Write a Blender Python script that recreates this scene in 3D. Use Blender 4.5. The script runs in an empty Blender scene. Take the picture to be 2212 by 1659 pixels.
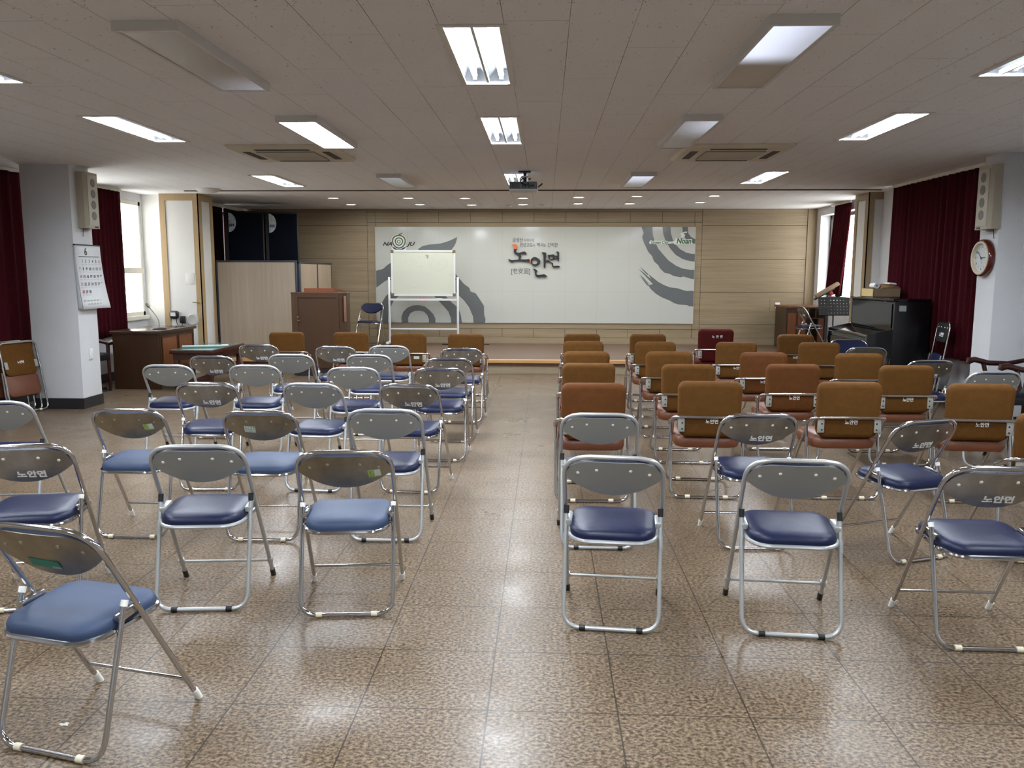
import bpy, bmesh, math, random
from math import sin, cos, pi, radians
from mathutils import Vector, Matrix
random.seed(7)
S = bpy.context.scene
COL = S.collection

# ---------------------------------------------------------------- camera, sky, exposure
PITCH, YAW, ROLL, EYE = 0.1337, 0.0396, 0.0022, 1.507
fw = Vector((-sin(YAW) * cos(PITCH), cos(YAW) * cos(PITCH), -sin(PITCH)))
rt0 = Vector((cos(YAW), sin(YAW), 0)); up0 = rt0.cross(fw)
rt = rt0 * cos(ROLL) + up0 * sin(ROLL); up = up0 * cos(ROLL) - rt0 * sin(ROLL)
cd = bpy.data.cameras.new('camera'); cam = bpy.data.objects.new('camera', cd); COL.objects.link(cam)
cam.matrix_world = Matrix(((rt.x, up.x, -fw.x, 0), (rt.y, up.y, -fw.y, 0), (rt.z, up.z, -fw.z, EYE), (0, 0, 0, 1)))
cd.sensor_fit = 'HORIZONTAL'; cd.sensor_width = 36; cd.lens = 1795 / 2212 * 36; cd.clip_start = 0.05; cd.clip_end = 200
S.camera = cam
W = bpy.data.worlds.new('overcast_sky'); S.world = W; W.use_nodes = True
bg = W.node_tree.nodes['Background']; bg.inputs[0].default_value = (1.0, 0.99, 0.955, 1); bg.inputs[1].default_value = 3.8
S.view_settings.view_transform = 'Standard'; S.view_settings.look = 'None'
S.view_settings.exposure = 0.82; S.view_settings.gamma = 1.0; S.view_settings.use_curve_mapping = False
S.cycles.use_denoising = True; S.cycles.denoising_prefilter = 'FAST'; S.cycles.max_bounces = 8; S.cycles.diffuse_bounces = 5; S.cycles.glossy_bounces = 4
S.cycles.sample_clamp_indirect = 3.0; S.cycles.caustics_reflective = False; S.cycles.caustics_refractive = False
LAMP = 45.0       # fluorescent strips, radiance
SPOT = 95.0       # stage downlights
CEIL = 2.636
def sky_portal(x, y, z, wy, wz, s):            # tells the sampler where daylight enters; gives off no light itself
    l = bpy.data.lights.new('window_portal', 'AREA'); l.shape = 'RECTANGLE'; l.size = wz; l.size_y = wy; l.cycles.is_portal = True
    o = bpy.data.objects.new('window_portal', l); COL.objects.link(o); o.location = (x, y, z); o.rotation_euler = (0, -s * pi / 2, 0)
sky_portal(-6.12, 10.97, 1.69, 2.65, 1.66, 1); sky_portal(5.08, 13.91, 1.77, 2.26, 1.45, -1)
STG = 0.21

# ---------------------------------------------------------------- materials
def mat(name, col, rough=0.5, metal=0.0, bump=None, var=None, coat=0.0, emit=None, estr=0.0, spec=0.5, trans=0.0):
    m = bpy.data.materials.new(name); m.use_nodes = True
    nt = m.node_tree; b = nt.nodes['Principled BSDF']
    b.inputs['Base Color'].default_value = (*col, 1); b.inputs['Roughness'].default_value = rough
    b.inputs['Metallic'].default_value = metal; b.inputs['Coat Weight'].default_value = coat
    b.inputs['Specular IOR Level'].default_value = spec
    if trans: b.inputs['Transmission Weight'].default_value = trans
    if emit: b.inputs['Emission Color'].default_value = (*emit, 1); b.inputs['Emission Strength'].default_value = estr
    tc = None
    if var or bump:
        tc = nt.nodes.new('ShaderNodeTexCoord')
    if var:                                   # (scale xyz, amount, detail)
        (sx, sy, sz), amt, det = var
        mp = nt.nodes.new('ShaderNodeMapping'); mp.inputs['Scale'].default_value = (sx, sy, sz)
        nz = nt.nodes.new('ShaderNodeTexNoise'); nz.inputs['Scale'].default_value = 1; nz.inputs['Detail'].default_value = det
        nt.links.new(tc.outputs['Object'], mp.inputs[0]); nt.links.new(mp.outputs[0], nz.inputs['Vector'])
        rp = nt.nodes.new('ShaderNodeValToRGB'); e = rp.color_ramp.elements
        e[0].position = 0.3; e[1].position = 0.7
        e[0].color = (*[c * (1 - amt) for c in col], 1); e[1].color = (*[min(1, c * (1 + amt)) for c in col], 1)
        nt.links.new(nz.outputs['Fac'], rp.inputs[0]); nt.links.new(rp.outputs[0], b.inputs['Base Color'])
    if bump:                                  # (scale, strength)
        nz = nt.nodes.new('ShaderNodeTexNoise'); nz.inputs['Scale'].default_value = bump[0]; nz.inputs['Detail'].default_value = 3
        nt.links.new(tc.outputs['Object'], nz.inputs['Vector'])
        bp = nt.nodes.new('ShaderNodeBump'); bp.inputs['Strength'].default_value = bump[1]; bp.inputs['Distance'].default_value = 0.002
        nt.links.new(nz.outputs['Fac'], bp.inputs['Height']); nt.links.new(bp.outputs[0], b.inputs['Normal'])
    return m

class NT:                                     # tiny node-graph helper
    def __init__(s, m): s.t = m.node_tree; s.b = s.t.nodes['Principled BSDF']
    def n(s, typ, **kw):
        x = s.t.nodes.new(typ)
        for k, v in kw.items(): setattr(x, k, v)
        return x
    def link(s, a, b): s.t.links.new(a, b)
    def math(s, op, a, b=None, c=None):
        x = s.n('ShaderNodeMath', operation=op)
        for i, v in enumerate((a, b, c)):
            if v is None: continue
            if isinstance(v, (int, float)): x.inputs[i].default_value = v
            else: s.link(v, x.inputs[i])
        return x.outputs[0]
    def mix(s, fac, a, b):
        x = s.n('ShaderNodeMix', data_type='RGBA')
        for i, v in ((0, fac), (6, a), (7, b)):
            if isinstance(v, (int, float)): x.inputs[i].default_value = v
            elif isinstance(v, tuple): x.inputs[i].default_value = (*v, 1)
            else: s.link(v, x.inputs[i])
        return x.outputs[2]
    def ramp(s, fac, stops):
        x = s.n('ShaderNodeValToRGB'); e = x.color_ramp.elements
        while len(e) < len(stops): e.new(0.5)
        for k, (p, c) in zip(e, stops): k.position = p; k.color = (*c, 1)
        s.link(fac, x.inputs[0]); return x.outputs[0]
    def noise(s, vec, scale, detail=2, rough=0.5, stretch=None):
        if stretch:
            mp = s.n('ShaderNodeMapping'); mp.inputs['Scale'].default_value = stretch; s.link(vec, mp.inputs[0]); vec = mp.outputs[0]
        x = s.n('ShaderNodeTexNoise'); x.inputs['Scale'].default_value = scale; x.inputs['Detail'].default_value = detail; x.inputs['Roughness'].default_value = rough
        s.link(vec, x.inputs['Vector']); return x.outputs['Fac']

def line_mask(g, coord, period, offset, half):  # 1 on thin lines at offset + k*period
    f = g.math('FRACT', g.math('DIVIDE', g.math('SUBTRACT', coord, offset - period / 2), period))
    d = g.math('ABSOLUTE', g.math('SUBTRACT', f, 0.5))
    return g.math('LESS_THAN', d, half / period)

def floor_material():
    m = mat('speckled_vinyl_tile', (0.3, 0.24, 0.19), 0.28, spec=0.25); g = NT(m)
    P = g.n('ShaderNodeNewGeometry').outputs['Position']
    sp = g.n('ShaderNodeSeparateXYZ'); g.link(P, sp.inputs[0]); x, y = sp.outputs[0], sp.outputs[1]
    n1 = g.noise(P, 82, 2.5, 0.6, (0.85, 1.0, 1))
    spk = g.ramp(n1, [(0.31, (0.020, 0.012, 0.007)), (0.43, (0.075, 0.050, 0.030)), (0.53, (0.165, 0.117, 0.076)), (0.65, (0.240, 0.177, 0.119)), (0.77, (0.33, 0.262, 0.188))])
    n2 = g.noise(P, 120, 1, 0.5, (0.8, 1.0, 1))
    dark = g.ramp(n2, [(0.27, (0.09, 0.066, 0.046)), (0.37, (1, 1, 1))])
    mul = g.n('ShaderNodeMix', data_type='RGBA', blend_type='MULTIPLY'); mul.inputs[0].default_value = 0.8
    g.link(spk, mul.inputs[6]); g.link(dark, mul.inputs[7]); c = mul.outputs[2]
    wear = g.noise(P, 1.6, 4, 0.6)
    c = g.mix(g.math('MULTIPLY', wear, 0.18), c, (0.145, 0.110, 0.074))
    seam = g.math('MAXIMUM', line_mask(g, x, 0.45, -0.1896, 0.0029), line_mask(g, g.math('ADD', y, g.math('MULTIPLY', x, 0.0088)), 0.45, 2.699, 0.0026))
    c = g.mix(g.math('MULTIPLY', seam, 0.9), c, (0.03, 0.021, 0.014))
    g.link(c, g.b.inputs['Base Color'])
    r = g.n('ShaderNodeMapRange'); r.inputs[1].default_value = 0.3; r.inputs[2].default_value = 0.7; r.inputs[3].default_value = 0.26; r.inputs[4].default_value = 0.40
    g.link(g.noise(P, 2.3, 3, 0.6), r.inputs[0]); g.link(r.outputs[0], g.b.inputs['Roughness'])
    bp = g.n('ShaderNodeBump'); bp.inputs['Strength'].default_value = 0.06; bp.inputs['Distance'].default_value = 0.002
    g.link(g.noise(P, 9, 3), bp.inputs['Height']); g.link(bp.outputs[0], g.b.inputs['Normal'])
    return m

def ceiling_material():
    m = mat('gypsum_ceiling_board', (0.5, 0.48, 0.45), 0.9); g = NT(m)
    P = g.n('ShaderNodeNewGeometry').outputs['Position']
    sp = g.n('ShaderNodeSeparateXYZ'); g.link(P, sp.inputs[0]); x, y = sp.outputs[0], sp.outputs[1]
    c = g.mix(g.noise(P, 1.1, 3), (0.765, 0.772, 0.785), (0.82, 0.828, 0.84))
    worm = g.ramp(g.noise(P, 70, 1, 0.5, (1, 0.55, 1)), [(0.245, (1, 1, 1)), (0.27, (0, 0, 0))])
    c = g.mix(g.math('MULTIPLY', worm, 0.8), c, (0.24, 0.225, 0.20))
    fade = g.ramp(g.noise(P, 0.9, 2), [(0.33, (0.3, 0.3, 0.3)), (0.58, (1, 1, 1))])
    lx = g.math('MULTIPLY', line_mask(g, x, 0.3, -0.199, 0.0014), fade)
    row = g.math('FLOOR', g.math('DIVIDE', g.math('ADD', x, 0.199), 0.3))
    off = g.math('MULTIPLY', g.math('MODULO', g.math('ADD', g.math('MULTIPLY', row, 0.37), 50), 1.0), 1.8)
    ly = g.math('MULTIPLY', line_mask(g, g.math('ADD', y, off), 1.8, 0.35, 0.0014), 0.75)
    seam = g.math('MAXIMUM', lx, ly)
    c = g.mix(seam, c, (0.13, 0.12, 0.105))
    # screw heads in pairs beside the long joints
    fx = g.math('ABSOLUTE', g.math('SUBTRACT', g.math('FRACT', g.math('DIVIDE', g.math('SUBTRACT', x, -0.199 - 0.15), 0.3)), 0.5))
    sx = g.math('LESS_THAN', g.math('ABSOLUTE', g.math('SUBTRACT', fx, 0.042)), 0.011)
    sy = line_mask(g, y, 0.3, 0.1, 0.0045)
    c = g.mix(g.math('MULTIPLY', g.math('MULTIPLY', sx, sy), 0.6), c, (0.16, 0.15, 0.13))
    g.link(c, g.b.inputs['Base Color'])
    bp = g.n('ShaderNodeBump'); bp.inputs['Strength'].default_value = 0.25; bp.inputs['Distance'].default_value = 0.003
    g.link(g.noise(P, 45, 3), bp.inputs['Height']); g.link(bp.outputs[0], g.b.inputs['Normal'])
    return m

def wood(name, a, b, axis='x', rough=0.45, scale=1.0, lo=0.3, hi=0.7, coat=0.0):
    m = mat(name, a, rough, coat=coat); g = NT(m)
    P = g.n('ShaderNodeTexCoord').outputs['Object']
    st = {'x': (0.5, 9, 22), 'y': (9, 0.5, 22), 'z': (14, 14, 0.6)}[axis]
    n = g.noise(P, 3.2 * scale, 5, 0.62, st)
    n2 = g.noise(P, 1.0 * scale, 2, 0.5, tuple(v * 0.4 for v in st))
    f = g.math('ADD', g.math('MULTIPLY', n, 0.65), g.math('MULTIPLY', n2, 0.35))
    g.link(g.ramp(f, [(lo, a), (hi, b)]), g.b.inputs['Base Color'])
    return m

def curtain_material(name, col, trans):
    m = mat(name, col, 0.85, spec=0.15); g = NT(m)
    P = g.n('ShaderNodeTexCoord').outputs['Object']
    n = g.noise(P, 160, 2, 0.6, (1, 1, 0.25))
    g.link(g.ramp(n, [(0.3, tuple(c * 0.7 for c in col)), (0.7, tuple(c * 1.25 for c in col))]), g.b.inputs['Base Color'])
    if trans:
        tl = g.n('ShaderNodeBsdfTranslucent'); tl.inputs[0].default_value = (*[min(1, c * 1.4) for c in col], 1)
        mx = g.n('ShaderNodeMixShader'); mx.inputs[0].default_value = trans
        out = m.node_tree.nodes['Material Output']
        g.link(g.b.outputs[0], mx.inputs[1]); g.link(tl.outputs[0], mx.inputs[2]); g.link(mx.outputs[0], out.inputs[0])
    return m

M = {}
M['floor'] = floor_material(); M['ceiling'] = ceiling_material()
M['plaster'] = mat('white_plaster', (0.62, 0.63, 0.65), 0.85, bump=(55, 0.35), var=((1.2, 1.2, 1.2), 0.05, 3))
M['plaster_warm'] = mat('white_panel_paint', (0.70, 0.70, 0.675), 0.6, var=((0.8, 0.8, 0.8), 0.04, 2))
M['black_base'] = mat('black_skirting', (0.012, 0.012, 0.013), 0.5)
M['wall_wood'] = wood('pale_oak_board', (0.215, 0.165, 0.100), (0.345, 0.275, 0.180), 'x', 0.5)
M['wall_wood_v'] = wood('pale_oak_trim', (0.25, 0.185, 0.105), (0.33, 0.25, 0.15), 'z', 0.5)
M['trim_wood'] = wood('beige_trim_wood', (0.36, 0.25, 0.13), (0.45, 0.33, 0.18), 'z', 0.45)
M['groove'] = mat('dark_groove', (0.05, 0.038, 0.025), 0.8)
M['stage_wood'] = wood('brown_stage_laminate', (0.095, 0.058, 0.040), (0.16, 0.104, 0.075), 'x', 0.42)
M['nosing'] = wood('pine_nosing', (0.42, 0.22, 0.08), (0.62, 0.38, 0.17), 'x', 0.35)
M['red_strip'] = wood('dark_red_strip', (0.09, 0.028, 0.013), (0.13, 0.045, 0.02), 'x', 0.5)
M['white_frame'] = mat('cream_window_frame', (0.72, 0.70, 0.62), 0.4)
M['dark_frame'] = mat('dark_window_frame', (0.02, 0.018, 0.016), 0.4)
def glass_material():
    m = mat('window_glass', (0.9, 0.95, 0.95), 0.02); g = NT(m)
    t = g.n('ShaderNodeBsdfTransparent'); x = g.n('ShaderNodeMixShader'); x.inputs[0].default_value = 0.07
    g.link(t.outputs[0], x.inputs[1]); g.link(g.b.outputs[0], x.inputs[2]); g.link(x.outputs[0], m.node_tree.nodes['Material Output'].inputs[0])
    return m
M['glass'] = glass_material()
M['red_curtain'] = curtain_material('crimson_curtain', (0.058, 0.0033, 0.008), 0.2)
M['dark_curtain'] = curtain_material('wine_curtain', (0.035, 0.005, 0.008), 0.08)
M['lining'] = curtain_material('dark_lining', (0.035, 0.03, 0.027), 0.1)
# lamps
M['tube'] = mat('lit_fluorescent_tube', (1, 1, 1), 0.5, emit=(0.86, 0.93, 1.0), estr=6.0)
M['reflector'] = mat('white_reflector', (0.30, 0.31, 0.33), 0.6, spec=0.1)
M['fixture'] = mat('grey_fixture_frame', (0.62, 0.62, 0.60), 0.5)
M['fixture_white'] = mat('white_fixture_frame', (0.66, 0.65, 0.62), 0.45)
M['diff_on'] = mat('lit_diffuser', (0.8, 0.8, 0.8), 0.4, emit=(0.86, 0.93, 1.0), estr=LAMP * 0.95)
M['diff_off'] = mat('unlit_diffuser', (0.60, 0.585, 0.55), 0.25)
def dim_diffuser(name, y0, y1, s, x0=None, x1=None):   # partial glow for failing lamps; also paints a glint on the unlit near-left one
    m = mat(name, (0.52, 0.50, 0.48), 0.25, emit=(0.72, 0.8, 1.0)); g = NT(m)
    sp = g.n('ShaderNodeSeparateXYZ'); g.link(g.n('ShaderNodeTexCoord').outputs['Object'], sp.inputs[0])
    def band(c, a, b):
        r = g.n('ShaderNodeMapRange', interpolation_type='SMOOTHSTEP'); g.link(c, r.inputs[0]); r.inputs[1].default_value = a; r.inputs[2].default_value = b
        return r.outputs[0]
    v = band(sp.outputs[1], y0, y1)
    m.cycles.emission_sampling = 'NONE'
    if x0 is not None: v = g.math('MULTIPLY', v, g.math('ADD', 0.35, g.math('MULTIPLY', band(sp.outputs[0], x0, x1), 0.65)))
    g.link(g.math('MULTIPLY', v, s), g.b.inputs['Emission Strength'])
    return m
M['downlight'] = mat('lit_downlight', (1, 1, 1), 0.5, emit=(1.0, 0.985, 0.92), estr=6.0)
M['ring'] = mat('white_ring', (0.7, 0.7, 0.66), 0.4)
M['ac'] = mat('aged_cream_plastic', (0.62, 0.575, 0.46), 0.5, var=((2, 2, 2), 0.08, 2))
M['ac_dark'] = mat('dark_slot', (0.012, 0.011, 0.01), 0.6)
M['ac_grille'] = mat('grey_grille', (0.24, 0.225, 0.195), 0.5)
# furniture
M['grey_tube'] = mat('silver_painted_tube', (0.50, 0.515, 0.515), 0.33, metal=0.6)
M['grey_panel'] = mat('silver_painted_panel', (0.33, 0.345, 0.335), 0.45, metal=0.35, bump=(300, 0.15))
M['chrome'] = mat('chrome_tube', (0.60, 0.60, 0.60), 0.12, metal=1.0)
M['chrome_panel'] = mat('worn_chrome_panel', (0.34, 0.335, 0.315), 0.3, metal=0.9, var=((14, 14, 14), 0.16, 4))
M['old_panel'] = mat('tarnished_chrome_panel', (0.31, 0.275, 0.21), 0.32, metal=0.85, var=((14, 14, 14), 0.16, 4))
M['navy'] = mat('navy_vinyl', (0.0075, 0.0115, 0.042), 0.36, bump=(420, 0.25), spec=0.3)
M['faded'] = mat('faded_blue_vinyl', (0.036, 0.055, 0.108), 0.5, bump=(420, 0.25), spec=0.25)
M['black_plastic'] = mat('black_plastic', (0.01, 0.01, 0.011), 0.4)
M['white_plastic'] = mat('white_plastic', (0.84, 0.84, 0.80), 0.4)
M['cream_plastic'] = mat('cream_plastic', (0.62, 0.56, 0.42), 0.45)
M['letter_white'] = mat('white_lettering', (0.88, 0.89, 0.86), 0.6)
M['rivet_dark'] = mat('tarnished_rivet', (0.45, 0.42, 0.36), 0.3, metal=0.8)
M['orange'] = mat('orange_brown_fabric', (0.105, 0.042, 0.0062), 0.75, spec=0.2, bump=(500, 0.5), var=((30, 30, 30), 0.1, 3))
M['orange_vinyl'] = mat('orange_brown_vinyl', (0.135, 0.043, 0.018), 0.38, bump=(300, 0.2))
M['orange_red'] = mat('orange_brown_fabric_redder', (0.105, 0.035, 0.007), 0.75, spec=0.2, bump=(500, 0.5), var=((30, 30, 30), 0.1, 3))
M['maroon'] = mat('maroon_fabric', (0.062, 0.0035, 0.003), 0.7, spec=0.15, bump=(500, 0.5))
M['bracket'] = mat('pale_grey_bracket', (0.36, 0.36, 0.33), 0.5, metal=0.3)
M['green_tape'] = mat('green_tape', (0.0, 0.17, 0.12), 0.4)
M['tape_clear'] = mat('old_tape', (0.30, 0.33, 0.27), 0.35)
M['sticker_yellow'] = mat('yellow_green_sticker', (0.35, 0.46, 0.12), 0.5)
M['sticker_pale'] = mat('pale_sticker', (0.52, 0.60, 0.52), 0.5)
M['ink'] = mat('dark_ink', (0.03, 0.035, 0.035), 0.6)
M['desk_wood'] = wood('dark_walnut', (0.027, 0.0105, 0.004), (0.05, 0.021, 0.008), 'z', 0.35)
M['desk_wood_x'] = wood('dark_walnut_top', (0.03, 0.014, 0.008), (0.055, 0.028, 0.016), 'y', 0.18)
M['inset'] = wood('red_brown_inset', (0.115, 0.035, 0.012), (0.17, 0.058, 0.021), 'z', 0.35)
M['table_wood'] = wood('mahogany', (0.03, 0.007, 0.004), (0.055, 0.014, 0.008), 'y', 0.3)
M['green_glass'] = mat('green_glass_top', (0.10, 0.17, 0.14), 0.06, spec=0.7)
M['lectern'] = wood('lectern_brown', (0.036, 0.0135, 0.0035), (0.058, 0.0225, 0.0055), 'z', 0.45)
M['lectern_top'] = wood('lectern_orange', (0.15, 0.037, 0.014), (0.20, 0.057, 0.02), 'x', 0.35)
M['clear'] = mat('cloudy_plastic', (0.25, 0.13, 0.09), 0.2)
M['brass'] = mat('brass_lock', (0.5, 0.4, 0.2), 0.3, metal=1)
M['partition'] = wood('pale_partition_laminate', (0.29, 0.230, 0.168), (0.40, 0.325, 0.245), 'z', 0.5, .55)
M['partition_frame'] = mat('dark_blue_grey_frame', (0.02, 0.024, 0.035), 0.4)
M['speaker_cloth'] = mat('navy_speaker_cloth', (0.0025, 0.0042, 0.0095), 0.9, spec=0.1, bump=(600, 0.4))
M['speaker_black'] = mat('black_cabinet', (0.004, 0.004, 0.005), 0.5)
M['sticker_grey'] = mat('grey_blue_sticker', (0.38, 0.44, 0.46), 0.4, var=((30, 30, 60), 0.35, 3))
M['blue_ink'] = mat('blue_ink', (0.02, 0.05, 0.22), 0.5)
M['red_ink'] = mat('red_ink', (0.45, 0.03, 0.03), 0.5)
M['mural'] = mat('glossy_white_panel', (0.50, 0.525, 0.505), 0.1, spec=0.5)
M['mural_grey'] = mat('grey_print', (0.135, 0.15, 0.16), 0.16)
M['seam'] = mat('panel_joint', (0.36, 0.37, 0.35), 0.6)
M['sign_black'] = mat('black_sign_letter', (0.008, 0.009, 0.011), 0.3)
M['sign_orange'] = mat('orange_sign_letter', (0.62, 0.15, 0.055), 0.4)
M['print_grey'] = mat('dark_print', (0.06, 0.075, 0.075), 0.5)
M['logo_green'] = mat('green_print', (0.03, 0.11, 0.045), 0.5)
M['logo_leaf'] = mat('leaf_green_print', (0.05, 0.16, 0.03), 0.5)
M['logo_brown'] = mat('olive_print', (0.10, 0.075, 0.03), 0.5)
M['logo_white'] = mat('white_print', (0.68, 0.74, 0.70), 0.4)
M['logo_navy'] = mat('navy_print', (0.012, 0.03, 0.14), 0.5)
M['board_white'] = mat('whiteboard_enamel', (0.60, 0.64, 0.56), 0.14)
M['board_mark'] = mat('faint_grey_line', (0.38, 0.42, 0.38), 0.3)
M['alu'] = mat('white_aluminium', (0.72, 0.75, 0.78), 0.35, metal=0.25)
M['cornercap'] = mat('bronze_corner', (0.17, 0.125, 0.07), 0.5)
M['eraser_red'] = mat('red_eraser', (0.45, 0.02, 0.02), 0.5)
M['piano'] = mat('black_piano_lacquer', (0.004, 0.004, 0.005), 0.07)
M['piano_side'] = mat('black_satin_lacquer', (0.0035, 0.0035, 0.0045), 0.3)
M['ivory'] = mat('ivory_keys', (0.6, 0.58, 0.5), 0.3)
M['label_pale'] = mat('pale_paper_label', (0.42, 0.45, 0.44), 0.5)
M['carton'] = mat('cardboard', (0.265, 0.19, 0.115), 0.8, var=((8, 8, 8), 0.1, 3))
M['carton_end'] = mat('printed_carton', (0.50, 0.38, 0.17), 0.7)
M['kraft'] = mat('brown_kraft_paper', (0.16, 0.085, 0.035), 0.6, bump=(20, 0.6))
M['paper'] = mat('white_paper', (0.66, 0.68, 0.70), 0.6)
M['teal_paper'] = mat('pale_teal_paper', (0.36, 0.50, 0.50), 0.45)
M['stand_black'] = mat('black_music_stand', (0.018, 0.020, 0.024), 0.45)
M['red_plastic'] = mat('red_plastic', (0.42, 0.03, 0.03), 0.4)
M['rosewood'] = mat('dark_rosewood', (0.030, 0.006, 0.005), 0.25)
M['dark_leather'] = mat('dark_navy_leather', (0.010, 0.011, 0.016), 0.4)
M['mic_metal'] = mat('gooseneck_metal', (0.22, 0.21, 0.19), 0.35, metal=0.8)
M['col_speaker'] = mat('ivory_speaker_box', (0.40, 0.36, 0.28), 0.5)
M['col_front'] = mat('ivory_speaker_front', (0.52, 0.49, 0.41), 0.5)
M['col_cone'] = mat('grey_speaker_mesh', (0.20, 0.195, 0.17), 0.7)
M['clock_rim'] = mat('red_brown_rim', (0.085, 0.010, 0.007), 0.15, coat=0.5)
M['clock_cream'] = mat('cream_bezel', (0.58, 0.52, 0.40), 0.3)
M['clock_face'] = mat('clock_face', (0.58, 0.60, 0.60), 0.4)
M['socket'] = mat('white_socket_plate', (0.66, 0.67, 0.67), 0.35)
M['cable_white'] = mat('white_cable', (0.55, 0.55, 0.53), 0.5)
M['proj_grey'] = mat('grey_projector_shell', (0.10, 0.115, 0.13), 0.45)
M['proj_white'] = mat('white_projector_lid', (0.60, 0.62, 0.62), 0.4)
M['grey_stain'] = mat('grey_stain', (0.5, 0.5, 0.47), 0.5)

# ---------------------------------------------------------------- mesh helpers
class MB:
    def __init__(s): s.bm = bmesh.new()
    def face(s, pts):
        vs = [s.bm.verts.new(p) for p in pts]; return s.bm.faces.new(vs)
    def box(s, x0, x1, y0, y1, z0, z1, bev=0.0, xf=None):
        vs = [s.bm.verts.new((x, y, z)) for x in (x0, x1) for y in (y0, y1) for z in (z0, z1)]
        fs = [s.bm.faces.new([vs[i] for i in q]) for q in ((0, 1, 3, 2), (4, 6, 7, 5), (0, 4, 5, 1), (2, 3, 7, 6), (0, 2, 6, 4), (1, 5, 7, 3))]
        allv = vs
        if bev:
            es = list({e for f in fs for e in f.edges})
            r = bmesh.ops.bevel(s.bm, geom=es, offset=bev, segments=2, affect='EDGES', profile=0.5)
            allv = list({v for f in r['faces'] for v in f.verts} | {v for v in vs if v.is_valid})
            allv = list({v for v in s.bm.verts if v in set(allv)})
        if xf is not None:
            for v in allv: v.co = xf @ v.co
        return s
    def rings(s, rings, close=False, cap=True, loop=True):
        R = [[s.bm.verts.new(p) for p in r] for r in rings]; n = len(R[0])
        pairs = list(zip(R, R[1:])) + ([(R[-1], R[0])] if close else [])
        for a, b in pairs:
            for i in range(n if loop else n - 1):
                j = (i + 1) % n
                try: s.bm.faces.new((a[i], a[j], b[j], b[i]))
                except ValueError: pass
        if cap and not close and loop:
            s.bm.faces.new(R[0][::-1]); s.bm.faces.new(R[-1])
        return s
    def tube(s, pts, r, seg=8, closed=False, cap=True):
        pts = [Vector(p) for p in pts]; n = len(pts); rings = []; prev = None
        for i, p in enumerate(pts):
            if closed: t = (pts[(i + 1) % n] - pts[i - 1])
            else: t = pts[min(i + 1, n - 1)] - pts[max(i - 1, 0)]
            t.normalize()
            if prev is None:
                a = Vector((0, 0, 1)) if abs(t.z) < 0.9 else Vector((1, 0, 0)); u = t.cross(a).normalized()
            else:
                u = (prev - t * prev.dot(t)).normalized()
            prev = u; v = t.cross(u)
            rr = r[i] if isinstance(r, (list, tuple)) else r
            rings.append([p + (u * cos(2 * pi * k / seg) + v * sin(2 * pi * k / seg)) * rr for k in range(seg)])
        return s.rings(rings, close=closed, cap=cap)
    def cyl(s, a, b, r, seg=16): return s.tube([a, b], r, seg)
    def lathe(s, prof, seg=24, xf=None):          # prof: (r, z) list
        rings = []
        for r, z in prof:
            rings.append([Vector((max(r, 1e-4) * cos(2 * pi * k / seg), max(r, 1e-4) * sin(2 * pi * k / seg), z)) for k in range(seg)])
        if xf is not None: rings = [[xf @ p for p in q] for q in rings]
        return s.rings(rings, cap=False)
    def prism(s, pts, d, xf=None):                # outline in local xy, extruded along +z by d
        a = [Vector((x, y, 0)) for x, y in pts]; b = [Vector((x, y, d)) for x, y in pts]
        if xf is not None: a = [xf @ p for p in a]; b = [xf @ p for p in b]
        n = len(pts); A = [s.bm.verts.new(p) for p in a]; B = [s.bm.verts.new(p) for p in b]
        s.bm.faces.new(A[::-1]); s.bm.faces.new(B)
        for i in range(n): s.bm.faces.new((A[i], A[(i + 1) % n], B[(i + 1) % n], B[i]))
        return s
    def ring_prism(s, outer, inner, d, xf=None):
        n = len(outer)
        def L(pts, z): return [s.bm.verts.new((xf @ Vector((x, y, z))) if xf is not None else (x, y, z)) for x, y in pts]
        o0, o1, i0, i1 = L(outer, 0), L(outer, d), L(inner, 0), L(inner, d)
        for i in range(n):
            j = (i + 1) % n
            for q in ((o1[i], o1[j], i1[j], i1[i]), (o0[j], o0[i], i0[i], i0[j]), (o0[i], o0[j], o1[j], o1[i]), (i0[j], i0[i], i1[i], i1[j])): s.bm.faces.new(q)
        return s
    def pad(s, outline, layers, xf=None):         # outline(inset)->xy list; layers: (inset, z)
        rings = [[Vector((x, y, z)) for x, y in outline(i)] for i, z in layers]
        if xf is not None: rings = [[xf @ p for p in q] for q in rings]
        return s.rings(rings)
    def text(s, body, size, xf, ext=0.001, off=0.0, align='CENTER', shear=0.0, sx=1.0, space=1.0):
        c = bpy.data.curves.new('t', 'FONT'); c.body = body; c.size = size; c.extrude = ext; c.offset = off
        c.align_x = align; c.align_y = 'CENTER'; c.shear = shear; c.resolution_u = 3; c.space_character = space
        o = bpy.data.objects.new('t', c); COL.objects.link(o)
        dg = bpy.context.evaluated_depsgraph_get(); dg.update()
        me = bpy.data.meshes.new_from_object(o.evaluated_get(dg))
        n0 = len(s.bm.verts); s.bm.from_mesh(me); s.bm.verts.ensure_lookup_table()
        for v in s.bm.verts[n0:]: v.co = xf @ Vector((v.co.x * sx, v.co.y, v.co.z))
        bpy.data.objects.remove(o); bpy.data.curves.remove(c); bpy.data.meshes.remove(me)
        return s
    def xf(s, m):
        bmesh.ops.transform(s.bm, matrix=m, verts=s.bm.verts); return s
    def mesh(s, name, material, smooth=True, ang=40):
        bmesh.ops.recalc_face_normals(s.bm, faces=s.bm.faces)
        me = bpy.data.meshes.new(name); s.bm.to_mesh(me); s.bm.free()
        if material: me.materials.append(material)
        if smooth:
            me.polygons.foreach_set('use_smooth', [True] * len(me.polygons)); me.set_sharp_from_angle(angle=radians(ang))
        return me
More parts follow.
